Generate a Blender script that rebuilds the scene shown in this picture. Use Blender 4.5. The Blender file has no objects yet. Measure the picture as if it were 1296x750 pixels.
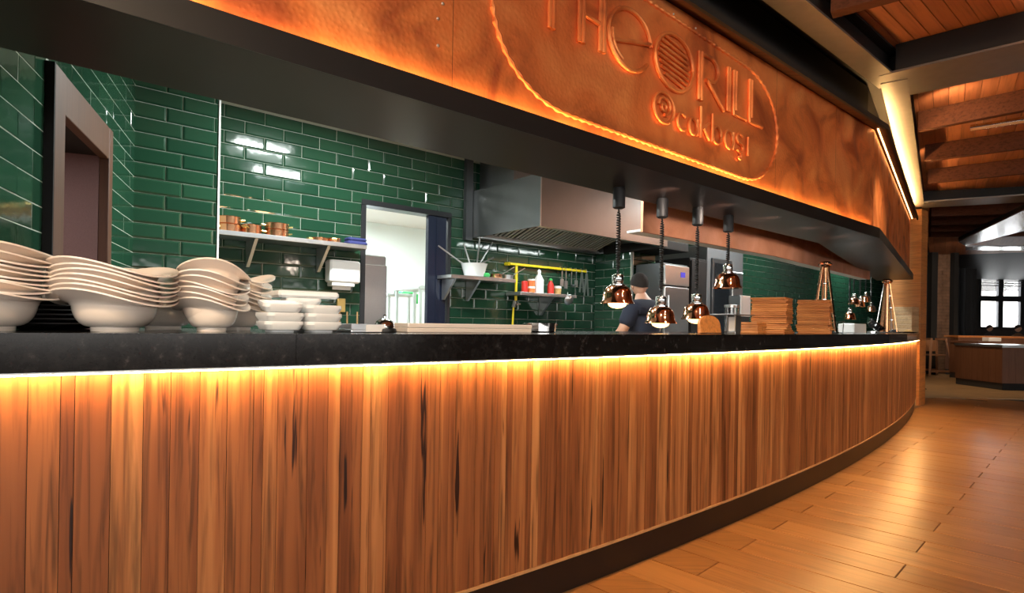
import bpy, math, random
from mathutils import Matrix, Vector, noise
random.seed(7)
sc = bpy.context.scene
COL = sc.collection
PI = math.pi
# ------------------------------------------------------------------ camera
F, ROLL, H = 730.0, 0.017, 1.15
cr, sr = math.cos(ROLL), math.sin(ROLL)
cam = bpy.data.cameras.new('camera'); co = bpy.data.objects.new('camera', cam); COL.objects.link(co)
co.matrix_world = Matrix(((cr, -sr, 0, 0), (0, 0, -1, 0), (sr, cr, 0, H), (0, 0, 0, 1)))
cam.sensor_width = 36; cam.lens = F/1296*36; cam.shift_y = 34/1296; cam.clip_start = .05; cam.clip_end = 300
sc.camera = co
# ------------------------------------------------------------------ world, light, exposure
w = bpy.data.worlds.new('world'); sc.world = w; w.use_nodes = True
bg = w.node_tree.nodes['Background']; bg.inputs[0].default_value = (1, .97, .92, 1); bg.inputs[1].default_value = 4.0
sc.view_settings.view_transform = 'Standard'; sc.view_settings.look = 'None'
sc.view_settings.exposure = 0.35; sc.view_settings.gamma = 1
YAW = 50.2
D = (math.sin(math.radians(YAW)), math.cos(math.radians(YAW))); N = (-D[1], D[0])
A = math.radians(90-YAW)
def W(s, n, z=0): return (s*D[0]+n*N[0], s*D[1]+n*N[1], z)
def area(name, loc, sx, sy, power, color, rot=(0, 0, 0), spread=PI):
    l = bpy.data.lights.new(name, 'AREA'); l.shape = 'RECTANGLE'; l.size = sx; l.size_y = sy; l.energy = power; l.color = color; l.spread = spread
    o = bpy.data.objects.new(name, l); o.location = loc; o.rotation_euler = rot; COL.objects.link(o); return o
def spot(name, loc, power, color, ang, blend=.6, size=.05, tgt=None):
    l = bpy.data.lights.new(name, 'SPOT'); l.energy = power; l.color = color; l.spot_size = ang; l.spot_blend = blend; l.shadow_soft_size = size
    o = bpy.data.objects.new(name, l); o.location = loc
    if tgt:
        o.rotation_euler = (Vector(tgt)-Vector(loc)).to_track_quat('-Z', 'Y').to_euler()
    COL.objects.link(o); return o
COOL = (.93, 1, .97); WARM = (1, .62, .3); HALO = (1, .78, .55)
area('kitchen_light', W(1.75, 3.8, 2.86), .5, .1, 75, COOL, (0, 0, A))
area('kitchen_light', W(2.2, 2.9, 2.86), .5, .1, 30, COOL, (0, 0, A))
area('kitchen_light', W(6.6, 3.3, 2.86), .6, .2, 60, COOL, (0, 0, A))
area('kitchen_light', W(9.3, 3.9, 2.86), .6, .2, 45, COOL, (0, 0, A))
area('kitchen_light', W(13, 4.4, 2.86), .6, .2, 35, COOL, (0, 0, A))
area('window_daylight', (19.5, 23.9, 2.3), 9, 2.6, 900, (.95, .98, 1), (PI/2, 0, PI))
spot('dining_and_fill_spot', (9.6, 12.6, 2.96), 140, (1, .75, .5), math.radians(90), .8, .06, (11.8, 15.4, 1.2))  # added fill that lifts the brick pillar, no known fixture
spot('dining_and_fill_spot', (12.6, 12.0, 2.96), 120, (1, .72, .42), math.radians(90), .8, .06, (12.2, 13.4, .4))  # added fill that brightens the far wood clad stations
spot('bowl_fill_spot', (-1.0, -.3, 2.95), 130, (1, .74, .52), math.radians(36), .8, .08, W(.25, 2.0, 1.25))  # added fill aimed at the bowl stacks, not an actual fitting
area('hood_light', W(4.45, 4.3, 2.06), 1.3, .1, 14, COOL, (0, 0, A))
area('scullery_light', W(3.2, 6.6, 2.62), 1.6, 1.2, 170, (.9, 1, 1), (0, 0, A))
# ceiling spots of the dining room
for i, (x, y, tx, ty, pw) in enumerate([(3.7, 4.9, 3.5, 5.3, 120), (5.6, 6.6, 5.4, 6.9, 110), (1.9, 1.9, 1.7, 2.6, 60), (0.2, -.3, .2, 1.9, 60), (8.6, 11.5, 8.6, 11.6, 120)]):
    spot('dining_and_fill_spot', (x, y, 2.96), pw, (1, .72, .42), math.radians(95), .8, .06, (tx, ty, 0))
spot('pier_fill_spot', (4.6, 7.9, 2.95), 60, (1, .78, .5), math.radians(50), .9, .06, W(10.3, 2.9, 1.9))  # added fill to brighten the pier cladding
spot('bulkhead_fill_spot', (-.2, -.9, 2.95), 120, (1, .72, .45), math.radians(80), .9, .08, W(1.2, 1.75, 2.3))  # this and the next: added fill to brighten the copper sheets
spot('bulkhead_fill_spot', (2.2, .6, 2.95), 110, (1, .72, .45), math.radians(80), .9, .08, W(4.1, 1.75, 2.2))
for s_, pw in ((2.7, 12), (3.3, 12), (3.9, 13), (4.5, 13), (5.1, 12), (5.6, 10)):
    x, y, _ = W(s_, 1.86); spot('canopy_fill_spot', (x, y, 1.90), pw, (1, .8, .66), math.radians(100), 1, .05, W(s_+.1, 2.55, 1.86))  # invented fill row under the soffit, brightens the copper canopy
spot('ceiling_fill_spot', (3.6, 4.9, 3.03), 14, (1, .66, .36), math.radians(165), .8, .05, (4.6, 5.3, 3.2))  # warm fill added to lighten the ceiling planks, no fixtures on the beams
spot('ceiling_fill_spot', (4.6, 6.5, 3.03), 12, (1, .66, .36), math.radians(165), .8, .05, (5.6, 6.6, 3.2))
spot('ceiling_fill_spot', (2.9, 3.4, 3.03), 14, (1, .66, .36), math.radians(165), .8, .05, (3.4, 3.0, 3.2))
area('dining_ambient_fill', (1.5, -3, 2.95), 3, 2, 60, (1, .86, .7))  # added general fill for the dining side, no lamp stands for it
# ------------------------------------------------------------------ pixel helpers (1296x750)
def ray(px, py):
    x = (px-648)/F; y = -(py-409)/F
    return x*cr-y*sr, x*sr+y*cr
def hit(px, py, z):
    a, b = ray(px, py); Z = (z-H)/b; return (a*Z, Z)
def onn(px, py, n):
    """point of the plane n = const seen at the pixel -> (s, z)"""
    a, b = ray(px, py); Z = n/(a*N[0]+N[1]); X = a*Z
    return X*D[0]+Z*D[1], H+b*Z
def sx(px, n, py=405): return onn(px, py, n)[0]
# ------------------------------------------------------------------ materials
MATS = {}
def nt(name):
    m = bpy.data.materials.new(name); m.use_nodes = True; t = m.node_tree
    return m, t, t.nodes['Principled BSDF'], t.nodes, t.links
def simple(name, col, rough=.5, metal=0, emit=0, ecol=None, bump=0, bscale=40, var=0, alpha=None, trans=0, coat=0, spec=.5):
    m, t, b, ns, ls = nt(name); b.inputs['Specular IOR Level'].default_value = spec
    b.inputs['Base Color'].default_value = (*col, 1); b.inputs['Roughness'].default_value = rough; b.inputs['Metallic'].default_value = metal
    if coat: b.inputs['Coat Weight'].default_value = coat
    if trans: b.inputs['Transmission Weight'].default_value = trans
    if emit: b.inputs['Emission Color'].default_value = (*(ecol or col), 1); b.inputs['Emission Strength'].default_value = emit
    tc = ns.new('ShaderNodeTexCoord')
    n = ns.new('ShaderNodeTexNoise'); n.inputs['Scale'].default_value = bscale; n.inputs['Detail'].default_value = 3; ls.new(tc.outputs['Object'], n.inputs['Vector'])
    if var:
        mx = ns.new('ShaderNodeMixRGB'); mx.inputs[1].default_value = (*[c*(1-var) for c in col], 1); mx.inputs[2].default_value = (*[min(1, c*(1+var)) for c in col], 1)
        ls.new(n.outputs['Fac'], mx.inputs[0]); ls.new(mx.outputs[0], b.inputs['Base Color'])
    if bump:
        bp = ns.new('ShaderNodeBump'); bp.inputs['Strength'].default_value = bump; bp.inputs['Distance'].default_value = .01
        ls.new(n.outputs['Fac'], bp.inputs['Height']); ls.new(bp.outputs[0], b.inputs['Normal'])
    MATS[name] = m; return m
def ramp(ns, stops):
    r = ns.new('ShaderNodeValToRGB'); e = r.color_ramp.elements
    e[0].position = stops[0][0]; e[0].color = (*stops[0][1], 1); e[1].position = stops[-1][0]; e[1].color = (*stops[-1][1], 1)
    for p, c in stops[1:-1]:
        q = e.new(p); q.color = (*c, 1)
    return r
def wood(name, stops, rough=.45, axis='Z', scale=(60, 60, 2.2), dark=.55, rnd=.75, figure=.35, bump=.12, coat=0, crack=0, spec=.5):
    m, t, b, ns, ls = nt(name); b.inputs['Specular IOR Level'].default_value = spec
    tc = ns.new('ShaderNodeTexCoord'); oi = ns.new('ShaderNodeObjectInfo')
    mp = ns.new('ShaderNodeMapping'); mp.inputs['Scale'].default_value = scale
    sc_ = ns.new('ShaderNodeVectorMath'); sc_.operation = 'SCALE'; sc_.inputs[3].default_value = 37
    cb = ns.new('ShaderNodeCombineXYZ')
    for i in range(3): ls.new(oi.outputs['Random'], cb.inputs[i])
    ls.new(cb.outputs[0], sc_.inputs[0])
    ad = ns.new('ShaderNodeVectorMath'); ad.operation = 'ADD'
    ls.new(tc.outputs['Object'], ad.inputs[0]); ls.new(sc_.outputs[0], ad.inputs[1]); ls.new(ad.outputs[0], mp.inputs['Vector'])
    n1 = ns.new('ShaderNodeTexNoise'); n1.inputs['Scale'].default_value = 1; n1.inputs['Detail'].default_value = 6; n1.inputs['Distortion'].default_value = .6; ls.new(mp.outputs[0], n1.inputs['Vector'])
    mp2 = ns.new('ShaderNodeMapping'); mp2.inputs['Scale'].default_value = tuple(v*.22 for v in scale); ls.new(ad.outputs[0], mp2.inputs['Vector'])
    n2 = ns.new('ShaderNodeTexNoise'); n2.inputs['Scale'].default_value = 1; n2.inputs['Detail'].default_value = 2; n2.inputs['Distortion'].default_value = 1.5; ls.new(mp2.outputs[0], n2.inputs['Vector'])
    # tone = rnd*random + figure*n2 + ...
    ma = ns.new('ShaderNodeMath'); ma.operation = 'MULTIPLY'; ma.inputs[1].default_value = rnd; ls.new(oi.outputs['Random'], ma.inputs[0])
    mb = ns.new('ShaderNodeMath'); mb.operation = 'MULTIPLY_ADD'; mb.inputs[1].default_value = figure*2; ls.new(n2.outputs['Fac'], mb.inputs[0]); ls.new(ma.outputs[0], mb.inputs[2])
    mc = ns.new('ShaderNodeMath'); mc.operation = 'SUBTRACT'; mc.inputs[1].default_value = figure-(1-rnd)/2; ls.new(mb.outputs[0], mc.inputs[0]); mc.use_clamp = True
    rp = ramp(ns, stops); ls.new(mc.outputs[0], rp.inputs[0])
    gr = ramp(ns, [(.32, (dark,)*3), (.52, (1, 1, 1))]); ls.new(n1.outputs['Fac'], gr.inputs[0])
    mx = ns.new('ShaderNodeMixRGB'); mx.blend_type = 'MULTIPLY'; mx.inputs[0].default_value = 1; ls.new(rp.outputs[0], mx.inputs[1]); ls.new(gr.outputs[0], mx.inputs[2])
    out = mx.outputs[0]
    if crack:
        mp3 = ns.new('ShaderNodeMapping'); mp3.inputs['Scale'].default_value = (26, 26, 1.6); ls.new(ad.outputs[0], mp3.inputs['Vector'])
        n3 = ns.new('ShaderNodeTexNoise'); n3.inputs['Scale'].default_value = 1; n3.inputs['Detail'].default_value = 3; ls.new(mp3.outputs[0], n3.inputs['Vector'])
        r3 = ramp(ns, [(crack, (1, 1, 1)), (crack+.035, (.08, .05, .04))]); ls.new(n3.outputs['Fac'], r3.inputs[0])
        m3 = ns.new('ShaderNodeMixRGB'); m3.blend_type = 'MULTIPLY'; m3.inputs[0].default_value = 1; ls.new(out, m3.inputs[1]); ls.new(r3.outputs[0], m3.inputs[2]); out = m3.outputs[0]
    ls.new(out, b.inputs['Base Color']); b.inputs['Roughness'].default_value = rough
    if coat: b.inputs['Coat Weight'].default_value = coat; b.inputs['Coat Roughness'].default_value = .25
    bp = ns.new('ShaderNodeBump'); bp.inputs['Strength'].default_value = bump; bp.inputs['Distance'].default_value = .003
    ls.new(n1.outputs['Fac'], bp.inputs['Height']); ls.new(bp.outputs[0], b.inputs['Normal'])
    MATS[name] = m; return m
M = MATS
wood('panel_wood', [(0, (.12, .036, .012)), (.3, (.21, .068, .022)), (.65, (.31, .112, .036)), (1, (.49, .215, .075))], rough=.45, crack=.665, figure=.6, rnd=.6, dark=.42, spec=.35)
wood('floor_wood', [(0, (.25, .11, .04)), (.5, (.35, .165, .06)), (1, (.46, .235, .09))], rough=.3, scale=(2.2, 45, 45), dark=.72, figure=.3, rnd=.5, bump=.06)
wood('stone_floor', [(0, (.33, .2, .1)), (1, (.5, .32, .17))], rough=.35, scale=(3, 3, 3), dark=.8, figure=.4, rnd=.3, bump=.05)
wood('ceiling_wood', [(0, (.22, .075, .03)), (1, (.40, .15, .06))], rough=.5, scale=(2, 40, 40), dark=.7, rnd=.5)
wood('rafter_wood', [(0, (.06, .02, .01)), (1, (.10, .034, .015))], rough=.7, scale=(3, 50, 50), dark=.6, spec=.15)
wood('board_wood', [(0, (.42, .13, .03)), (1, (.75, .28, .07))], rough=.5, scale=(60, 6, 60), dark=.7, rnd=.6)
wood('pale_wood', [(0, (.42, .26, .13)), (1, (.58, .38, .2))], rough=.5, scale=(5, 60, 60), dark=.75)
wood('pier_wood', [(0, (.40, .14, .035)), (1, (.64, .26, .07))], rough=.45, scale=(4, 4, 70), dark=.65, rnd=.35)
wood('brown_wood', [(0, (.14, .055, .028)), (1, (.2, .085, .042))], rough=.5, scale=(50, 50, 3), dark=.8, rnd=.3)
wood('door_frame_wood', [(0, (.085, .035, .018)), (1, (.13, .055, .028))], rough=.5, scale=(50, 50, 3), dark=.8, rnd=.3)
wood('chair_wood', [(0, (.22, .1, .05)), (1, (.34, .16, .08))], rough=.4, scale=(40, 40, 4), dark=.8)
wood('light_trim_wood', [(0, (.42, .22, .09)), (1, (.55, .3, .13))], rough=.5, scale=(3, 60, 60), dark=.8)
simple('door_wood', (.24, .14, .13), .6, bump=.1, bscale=150, var=.15)
simple('black_steel', (.014, .013, .013), .38, .3, bump=.03, bscale=8)
simple('dark_bronze', (.016, .009, .007), .34, 0, bump=.02, bscale=5, spec=.22)
simple('beam_steel', (.17, .155, .14), .42, .75, bump=.03, bscale=12, var=.15)
simple('beam_black', (.012, .011, .011), .6, spec=.25)
simple('kick_black', (.012, .008, .007), .35, spec=.3)
simple('steel', (.55, .56, .57), .28, .95, bump=.02, bscale=60, var=.06)
simple('hood_steel', (.22, .22, .22), .36, .95, var=.12, bscale=4)
simple('filter_steel', (.6, .6, .6), .5, .4)
simple('bright_steel', (.85, .86, .88), .22, 1)
simple('chrome', (.8, .8, .8), .07, 1)
simple('dark_steel', (.1, .105, .11), .35, .8)
simple('copper_polished', (.95, .5, .3), .09, 1)
simple('copper_satin', (.75, .38, .2), .25, 1)
simple('brass', (.75, .55, .2), .3, 1)
simple('cable_black', (.01, .01, .01), .45)
simple('canister_grey', (.035, .035, .037), .5, .2)
simple('bulb', (1, .75, .4), .3, 0, 5, (1, .55, .2))
simple('led', (1, .7, .35), .3, 0, 120, (1, .56, .2))
simple('porcelain', (.9, .79, .69), .16, coat=.5)
simple('porcelain_white', (.84, .86, .86), .18)
simple('plastic_white', (.8, .8, .79), .3)
simple('plate_dark', (.05, .048, .048), .25)
simple('grout', (.42, .45, .38), .85)
simple('plaster_white', (.85, .9, .9), .6)
simple('ceiling_white', (.75, .75, .74), .8)
simple('wall_dark', (.035, .03, .028), .8)
simple('curtain_dark', (.02, .022, .026), .9, bump=.4, bscale=10)
simple('frame_dark', (.03, .032, .036), .4, .4)
simple('door_blue_black', (.012, .018, .04), .25, .2)
simple('yellow_paint', (.85, .66, .02), .35)
simple('red_plastic', (.6, .03, .02), .3)
simple('orange_label', (.75, .16, .04), .4)
simple('green_plastic', (.05, .5, .12), .4)
simple('blue_cloth', (.02, .025, .12), .8)
simple('blue_sticker', (.06, .05, .5), .4)
simple('grey_panel', (.14, .15, .16), .35, .4)
simple('skin', (.55, .3, .2), .5)
simple('hair', (.012, .008, .006), .9, bump=.5, bscale=120)
simple('shirt', (.012, .017, .035), .85, bump=.15, bscale=30)
simple('trousers', (.02, .02, .022), .85)
simple('food', (.45, .28, .1), .7, var=.5, bscale=60, bump=.3)
simple('upholstery', (.09, .06, .05), .8)
def glass(name, col=(1, 1, 1), rough=.02):
    m, t, b, ns, ls = nt(name); b.inputs['Base Color'].default_value = (*col, 1); b.inputs['Transmission Weight'].default_value = 1
    b.inputs['Roughness'].default_value = rough; b.inputs['IOR'].default_value = 1.45; M[name] = m
glass('glass'); glass('glass_blue', (.75, .88, 1), .1)
def pane_mat():
    m, t, b, ns, ls = nt('window_glass'); out = ns['Material Output']
    tr = ns.new('ShaderNodeBsdfTransparent'); gl = ns.new('ShaderNodeBsdfGlossy'); gl.inputs['Roughness'].default_value = .02; fr = ns.new('ShaderNodeFresnel'); mx = ns.new('ShaderNodeMixShader')
    ls.new(fr.outputs[0], mx.inputs[0]); ls.new(tr.outputs[0], mx.inputs[1]); ls.new(gl.outputs[0], mx.inputs[2]); ls.new(mx.outputs[0], out.inputs['Surface']); M['window_glass'] = m
pane_mat()
def stone_mat():
    m, t, b, ns, ls = nt('black_granite'); tc = ns.new('ShaderNodeTexCoord')
    n = ns.new('ShaderNodeTexNoise'); n.inputs['Scale'].default_value = 28; n.inputs['Detail'].default_value = 8; n.inputs['Roughness'].default_value = .7; ls.new(tc.outputs['Object'], n.inputs['Vector'])
    r = ramp(ns, [(.45, (.007, .006, .006)), (.6, (.013, .012, .012)), (.74, (.07, .06, .06))]); ls.new(n.outputs['Fac'], r.inputs[0]); ls.new(r.outputs[0], b.inputs['Base Color'])
    b.inputs['Roughness'].default_value = .14; b.inputs['Specular IOR Level'].default_value = .28
    M['black_granite'] = m
stone_mat()
def tile_mat(name, col, col2, wav, rough=.1):
    m, t, b, ns, ls = nt(name); tc = ns.new('ShaderNodeTexCoord'); oi = ns.new('ShaderNodeObjectInfo')
    mx = ns.new('ShaderNodeMixRGB'); mx.inputs[1].default_value = (*col, 1); mx.inputs[2].default_value = (*col2, 1); ls.new(oi.outputs['Random'], mx.inputs[0]); ls.new(mx.outputs[0], b.inputs['Base Color'])
    cb = ns.new('ShaderNodeCombineXYZ')
    for i in range(3): ls.new(oi.outputs['Random'], cb.inputs[i])
    v = ns.new('ShaderNodeVectorMath'); v.operation = 'SCALE'; v.inputs[3].default_value = 50; ls.new(cb.outputs[0], v.inputs[0])
    ad = ns.new('ShaderNodeVectorMath'); ls.new(tc.outputs['Object'], ad.inputs[0]); ls.new(v.outputs[0], ad.inputs[1])
    n = ns.new('ShaderNodeTexNoise'); n.inputs['Scale'].default_value = 14; n.inputs['Detail'].default_value = 1; ls.new(ad.outputs[0], n.inputs['Vector'])
    bp = ns.new('ShaderNodeBump'); bp.inputs['Strength'].default_value = wav; bp.inputs['Distance'].default_value = .02; ls.new(n.outputs['Fac'], bp.inputs['Height']); ls.new(bp.outputs[0], b.inputs['Normal'])
    b.inputs['Roughness'].default_value = rough; M[name] = m
tile_mat('tile_green', (.011, .043, .024), (.017, .060, .032), .05)
def copper_mat(name, a, c, dk, bscale, rough=.38, bs=.35):
    m, t, b, ns, ls = nt(name); tc = ns.new('ShaderNodeTexCoord')
    n = ns.new('ShaderNodeTexNoise'); n.inputs['Scale'].default_value = 3.2; n.inputs['Detail'].default_value = 5; n.inputs['Distortion'].default_value = .8; ls.new(tc.outputs['Object'], n.inputs['Vector'])
    r = ramp(ns, [(.3, dk), (.48, a), (.68, c)]); ls.new(n.outputs['Fac'], r.inputs[0]); ls.new(r.outputs[0], b.inputs['Base Color'])
    b.inputs['Metallic'].default_value = .7; b.inputs['Roughness'].default_value = rough
    vo = ns.new('ShaderNodeTexVoronoi'); vo.feature = 'SMOOTH_F1'; vo.inputs['Scale'].default_value = bscale; ls.new(tc.outputs['Object'], vo.inputs['Vector'])
    bp = ns.new('ShaderNodeBump'); bp.inputs['Strength'].default_value = bs; bp.inputs['Distance'].default_value = .004; bp.invert = True; ls.new(vo.outputs['Distance'], bp.inputs['Height'])
    ls.new(bp.outputs[0], b.inputs['Normal']); M[name] = m
copper_mat('hammered_copper', (.78, .24, .07), (.92, .36, .12), (.40, .10, .035), 62, .45)
copper_mat('brushed_copper', (.78, .36, .21), (.86, .43, .28), (.68, .29, .16), 110, .5, .25)
# ------------------------------------------------------------------ mesh builders
class MB:
    def __init__(s): s.v = []; s.f = []; s.sm = False
    def add(s, vs, fs):
        b = len(s.v); s.v += [tuple(v) for v in vs]; s.f += [tuple(b+i for i in f) for f in fs]; return s
    def box(s, x0, x1, y0, y1, z0, z1):
        return s.add([(x0, y0, z0), (x1, y0, z0), (x1, y1, z0), (x0, y1, z0), (x0, y0, z1), (x1, y0, z1), (x1, y1, z1), (x0, y1, z1)],
                     [(0, 3, 2, 1), (4, 5, 6, 7), (0, 1, 5, 4), (1, 2, 6, 5), (2, 3, 7, 6), (3, 0, 4, 7)])
    def bbox(s, x0, x1, y0, y1, z0, z1, b=.004):
        """box with bevelled vertical and horizontal edges (three stacked chamfered loops)"""
        def loop(i, z):
            return [(x0+b+i, y0+i, z), (x1-b-i, y0+i, z), (x1-i, y0+b+i, z), (x1-i, y1-b-i, z), (x1-b-i, y1-i, z), (x0+b+i, y1-i, z), (x0+i, y1-b-i, z), (x0+i, y0+b+i, z)]
        L = loop(b*.7, z0)+loop(0, z0+b)+loop(0, z1-b)+loop(b*.7, z1)
        fs = [tuple(range(7, -1, -1)), tuple(range(24, 32))]
        for k in range(3):
            for i in range(8):
                j = (i+1) % 8; fs.append((k*8+i, k*8+j, k*8+8+j, k*8+8+i))
        return s.add(L, fs)
    def prism(s, pts, z0, z1):
        n = len(pts); a = sum(pts[i][0]*pts[(i+1) % n][1]-pts[(i+1) % n][0]*pts[i][1] for i in range(n))
        if a < 0: pts = pts[::-1]
        vs = [(p[0], p[1], z0) for p in pts]+[(p[0], p[1], z1) for p in pts]
        return s.add(vs, [tuple(range(n-1, -1, -1)), tuple(range(n, 2*n))]+[(i, (i+1) % n, n+(i+1) % n, n+i) for i in range(n)])
    def lathe(s, prof, n=24, c=(0, 0, 0), closed=False):
        vs = []; fs = []; m = len(prof)
        for r, z in prof:
            for k in range(n):
                a = 2*PI*k/n; vs.append((c[0]+r*math.cos(a), c[1]+r*math.sin(a), c[2]+z))
        for i in range(m-1 if not closed else m):
            for k in range(n):
                j = (k+1) % n; i2 = (i+1) % m
                fs.append((i*n+k, i*n+j, i2*n+j, i2*n+k))
        if not closed:
            fs.append(tuple(range(n-1, -1, -1))); fs.append(tuple((m-1)*n+k for k in range(n)))
        s.sm = True
        return s.add(vs, fs)
    def tube(s, pts, r, n=8, cap=True):
        pts = [Vector(p) for p in pts]; vs = []; fs = []; u = None; m = len(pts)
        for i, p in enumerate(pts):
            t = (pts[min(i+1, m-1)]-pts[max(i-1, 0)]).normalized()
            if u is None:
                u = t.cross(Vector((0, 0, 1))); u = u if u.length > .1 else t.cross(Vector((1, 0, 0)))
            u = (u-t*u.dot(t)).normalized(); v = t.cross(u); rr = r[i] if isinstance(r, (list, tuple)) else r
            for k in range(n):
                a = 2*PI*k/n; vs.append(p+u*rr*math.cos(a)+v*rr*math.sin(a))
        for i in range(m-1):
            for k in range(n):
                j = (k+1) % n; fs.append((i*n+k, i*n+j, (i+1)*n+j, (i+1)*n+k))
        if cap: fs.append(tuple(range(n-1, -1, -1))); fs.append(tuple((m-1)*n+k for k in range(n)))
        s.sm = True
        return s.add(vs, fs)
    def bar(s, a, b, w, h):
        """rectangular bar from a to b (w sideways, h upwards)"""
        a = Vector(a); b = Vector(b); t = (b-a).normalized(); side = t.cross(Vector((0, 0, 1)))
        side = side.normalized() if side.length > .05 else Vector((1, 0, 0)); up = side.cross(t).normalized()
        vs = [p+side*i*w/2+up*j*h/2 for p in (a, b) for i, j in ((-1, -1), (1, -1), (1, 1), (-1, 1))]
        return s.add(vs, [(0, 1, 2, 3), (7, 6, 5, 4), (0, 4, 5, 1), (1, 5, 6, 2), (2, 6, 7, 3), (3, 7, 4, 0)])
    def mesh(s, name, smooth=None):
        me = bpy.data.meshes.new(name); me.from_pydata(s.v, [], s.f); me.validate()
        if s.sm if smooth is None else smooth:
            me.shade_smooth(); 
            try: me.set_sharp_from_angle(angle=math.radians(38))
            except Exception: pass
        return me
def obj(name, mb, mat, parent=None, loc=None, rz=None):
    me = mb if isinstance(mb, bpy.types.Mesh) else mb.mesh(name)
    if mat and not me.materials: me.materials.append(M[mat] if isinstance(mat, str) else mat)
    o = bpy.data.objects.new(name, me); COL.objects.link(o)
    if parent: o.parent = parent
    if loc is not None: o.location = loc
    if rz is not None: o.rotation_euler = (0, 0, rz)
    return o
def tag(o, label=None, cat=None, group=None, kind=None):
    if label: o['label'] = label
    if cat: o['category'] = cat
    if group: o['group'] = group
    if kind: o['kind'] = kind
    return o
def thing(name, label, cat, loc=(0, 0, 0), rz=0, group=None):
    o = bpy.data.objects.new(name, None); COL.objects.link(o); o.location = loc; o.rotation_euler = (0, 0, rz); o.empty_display_size = .1
    return tag(o, label, cat, group)
def kids(o): return [c for c in bpy.data.objects if c.parent == o]
def dup(root, loc, rz, label, group=None, scale=None):
    def cp(o, par, first=False):
        c = o.copy(); COL.objects.link(c)
        if par: c.parent = par
        for ch in CH.get(o.name, []): CH.setdefault(c.name, []).append(cp(ch, c))
        return c
    global CH
    CH = {}
    for o in bpy.data.objects:
        if o.parent: CH.setdefault(o.parent.name, []).append(o)
    r = cp(root, None); r.location = loc; r.rotation_euler = (0, 0, rz); r['label'] = label
    if group: r['group'] = group
    if scale: r.scale = scale
    return r
CH = {}
def struct(name, mb, mat, loc=None, rz=None, label=None):
    o = obj(name, mb, mat, None, loc, rz); o['kind'] = 'structure'
    tag(o, label, 'structure'); return o
def kf(s): return 1.735+.016*(s-2.2)**2       # counter front line n(s)
# ------------------------------------------------------------------ floor
S = Vector((.713, .701)); L = Vector((.701, -.713))
fl = struct('floor', MB().box(-9, 26, -9, 30, -.12, -.012), 'kick_black', label='wood-look plank floor of the dining room')
def projx(x, y, z=0):
    if y < .3: return None
    a = x/y; b = (z-H)/y
    return 648+F*(a*cr+b*sr), 409-F*(-a*sr+b*cr)
fang = math.atan2(L.y, L.x)
PL, PW = 1.29, .2225
pm = MB().bbox(-PL/2+.002, PL/2-.002, -PW/2+.002, PW/2-.002, -.02, 0, .003).mesh('floor_plank')
rest = MB(); far = []
cand = []
for k in range(-22, 46):
    s0 = 2.605+PW*k
    for j in range(-7, 10):
        l0 = -1.29+PL*(j+.5)+(.64 if k % 2 else 0)
        c = S*s0+L*l0
        # stop at the edge of the stone floor
        if c.y > 10.4-.05*c.x or c.y < -4: continue
        q = projx(c.x, c.y)
        vis = q and -60 < q[0] < 1400 and q[1] < 900
        # keep away from under the counter
        s_, n_ = c.x*D[0]+c.y*D[1], c.x*N[0]+c.y*N[1]
        if n_ > kf(s_)+.9 and s_ < 10.6: continue
        hid = n_ > kf(s_)+.35 and s_ < 10.6
        cand.append((c, bool(vis and not hid)))
cand.sort(key=lambda t: (not t[1], t[0].length))
for i, (c, v) in enumerate(cand):
    if v and i < 295:
        obj('floor_plank', pm, 'floor_wood', fl, (c.x, c.y, random.uniform(-.0006, .0006)), fang)
    else: far.append(c)
cs, sn_ = math.cos(fang), math.sin(fang)
for c in far:
    pts = [(c.x+x*cs-y*sn_, c.y+x*sn_+y*cs) for x, y in ((-PL/2+.002, -PW/2+.002), (PL/2-.002, -PW/2+.002), (PL/2-.002, PW/2-.002), (-PL/2+.002, PW/2-.002))]
    rest.prism(pts, -.02, 0)
tag(obj('outlying_floor_planks', rest, 'floor_wood', fl), kind='stuff')
# stone floor beyond (big slabs)
st = MB()
for i in range(0, 22):
    for j in range(0, 24):
        x = 1+i*1.0; y = 9.9+j*.8
        if y < 10.4-.05*x-.3: continue
        st.box(x+.004, x+.996, y+.004, y+.796, -.03, .004)
tag(obj('stone_slabs', st, 'stone_floor', fl), kind='stuff')
# ------------------------------------------------------------------ walls of the kitchen (tiles one by one)
def tile_mesh(wd, h, b=.009, t=.009, flat=False):
    m = MB(); x0, x1, z0, z1 = 0, wd, 0, h; g = .0022
    gx = g*(1.6 if flat else .9)
    m.add([(x0+gx, 0, z0+g), (x1-gx, 0, z0+g), (x1-gx, 0, z1-g), (x0+gx, 0, z1-g),
           (x0+gx, -t*.35, z0+g), (x1-gx, -t*.35, z0+g), (x1-gx, -t*.35, z1-g), (x0+gx, -t*.35, z1-g),
           (x0+b+gx*.5, -t, z0+b), (x1-b-gx*.5, -t, z0+b), (x1-b-gx*.5, -t, z1-b), (x0+b+gx*.5, -t, z1-b)],
          [(0, 1, 5, 4), (1, 2, 6, 5), (2, 3, 7, 6), (3, 0, 4, 7), (4, 5, 9, 8), (5, 6, 10, 9), (6, 7, 11, 10), (7, 4, 8, 11), (8, 9, 10, 11)])
    return m
TM = {}
def tile_of(wd, flat=False):
    k = (round(wd, 3), flat)
    if k not in TM:
        TM[k] = tile_mesh(wd, .102, .003 if flat else .013, .002 if flat else .009, flat).mesh('tile'); TM[k].materials.append(M['tile_green'])
    return TM[k]
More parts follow.
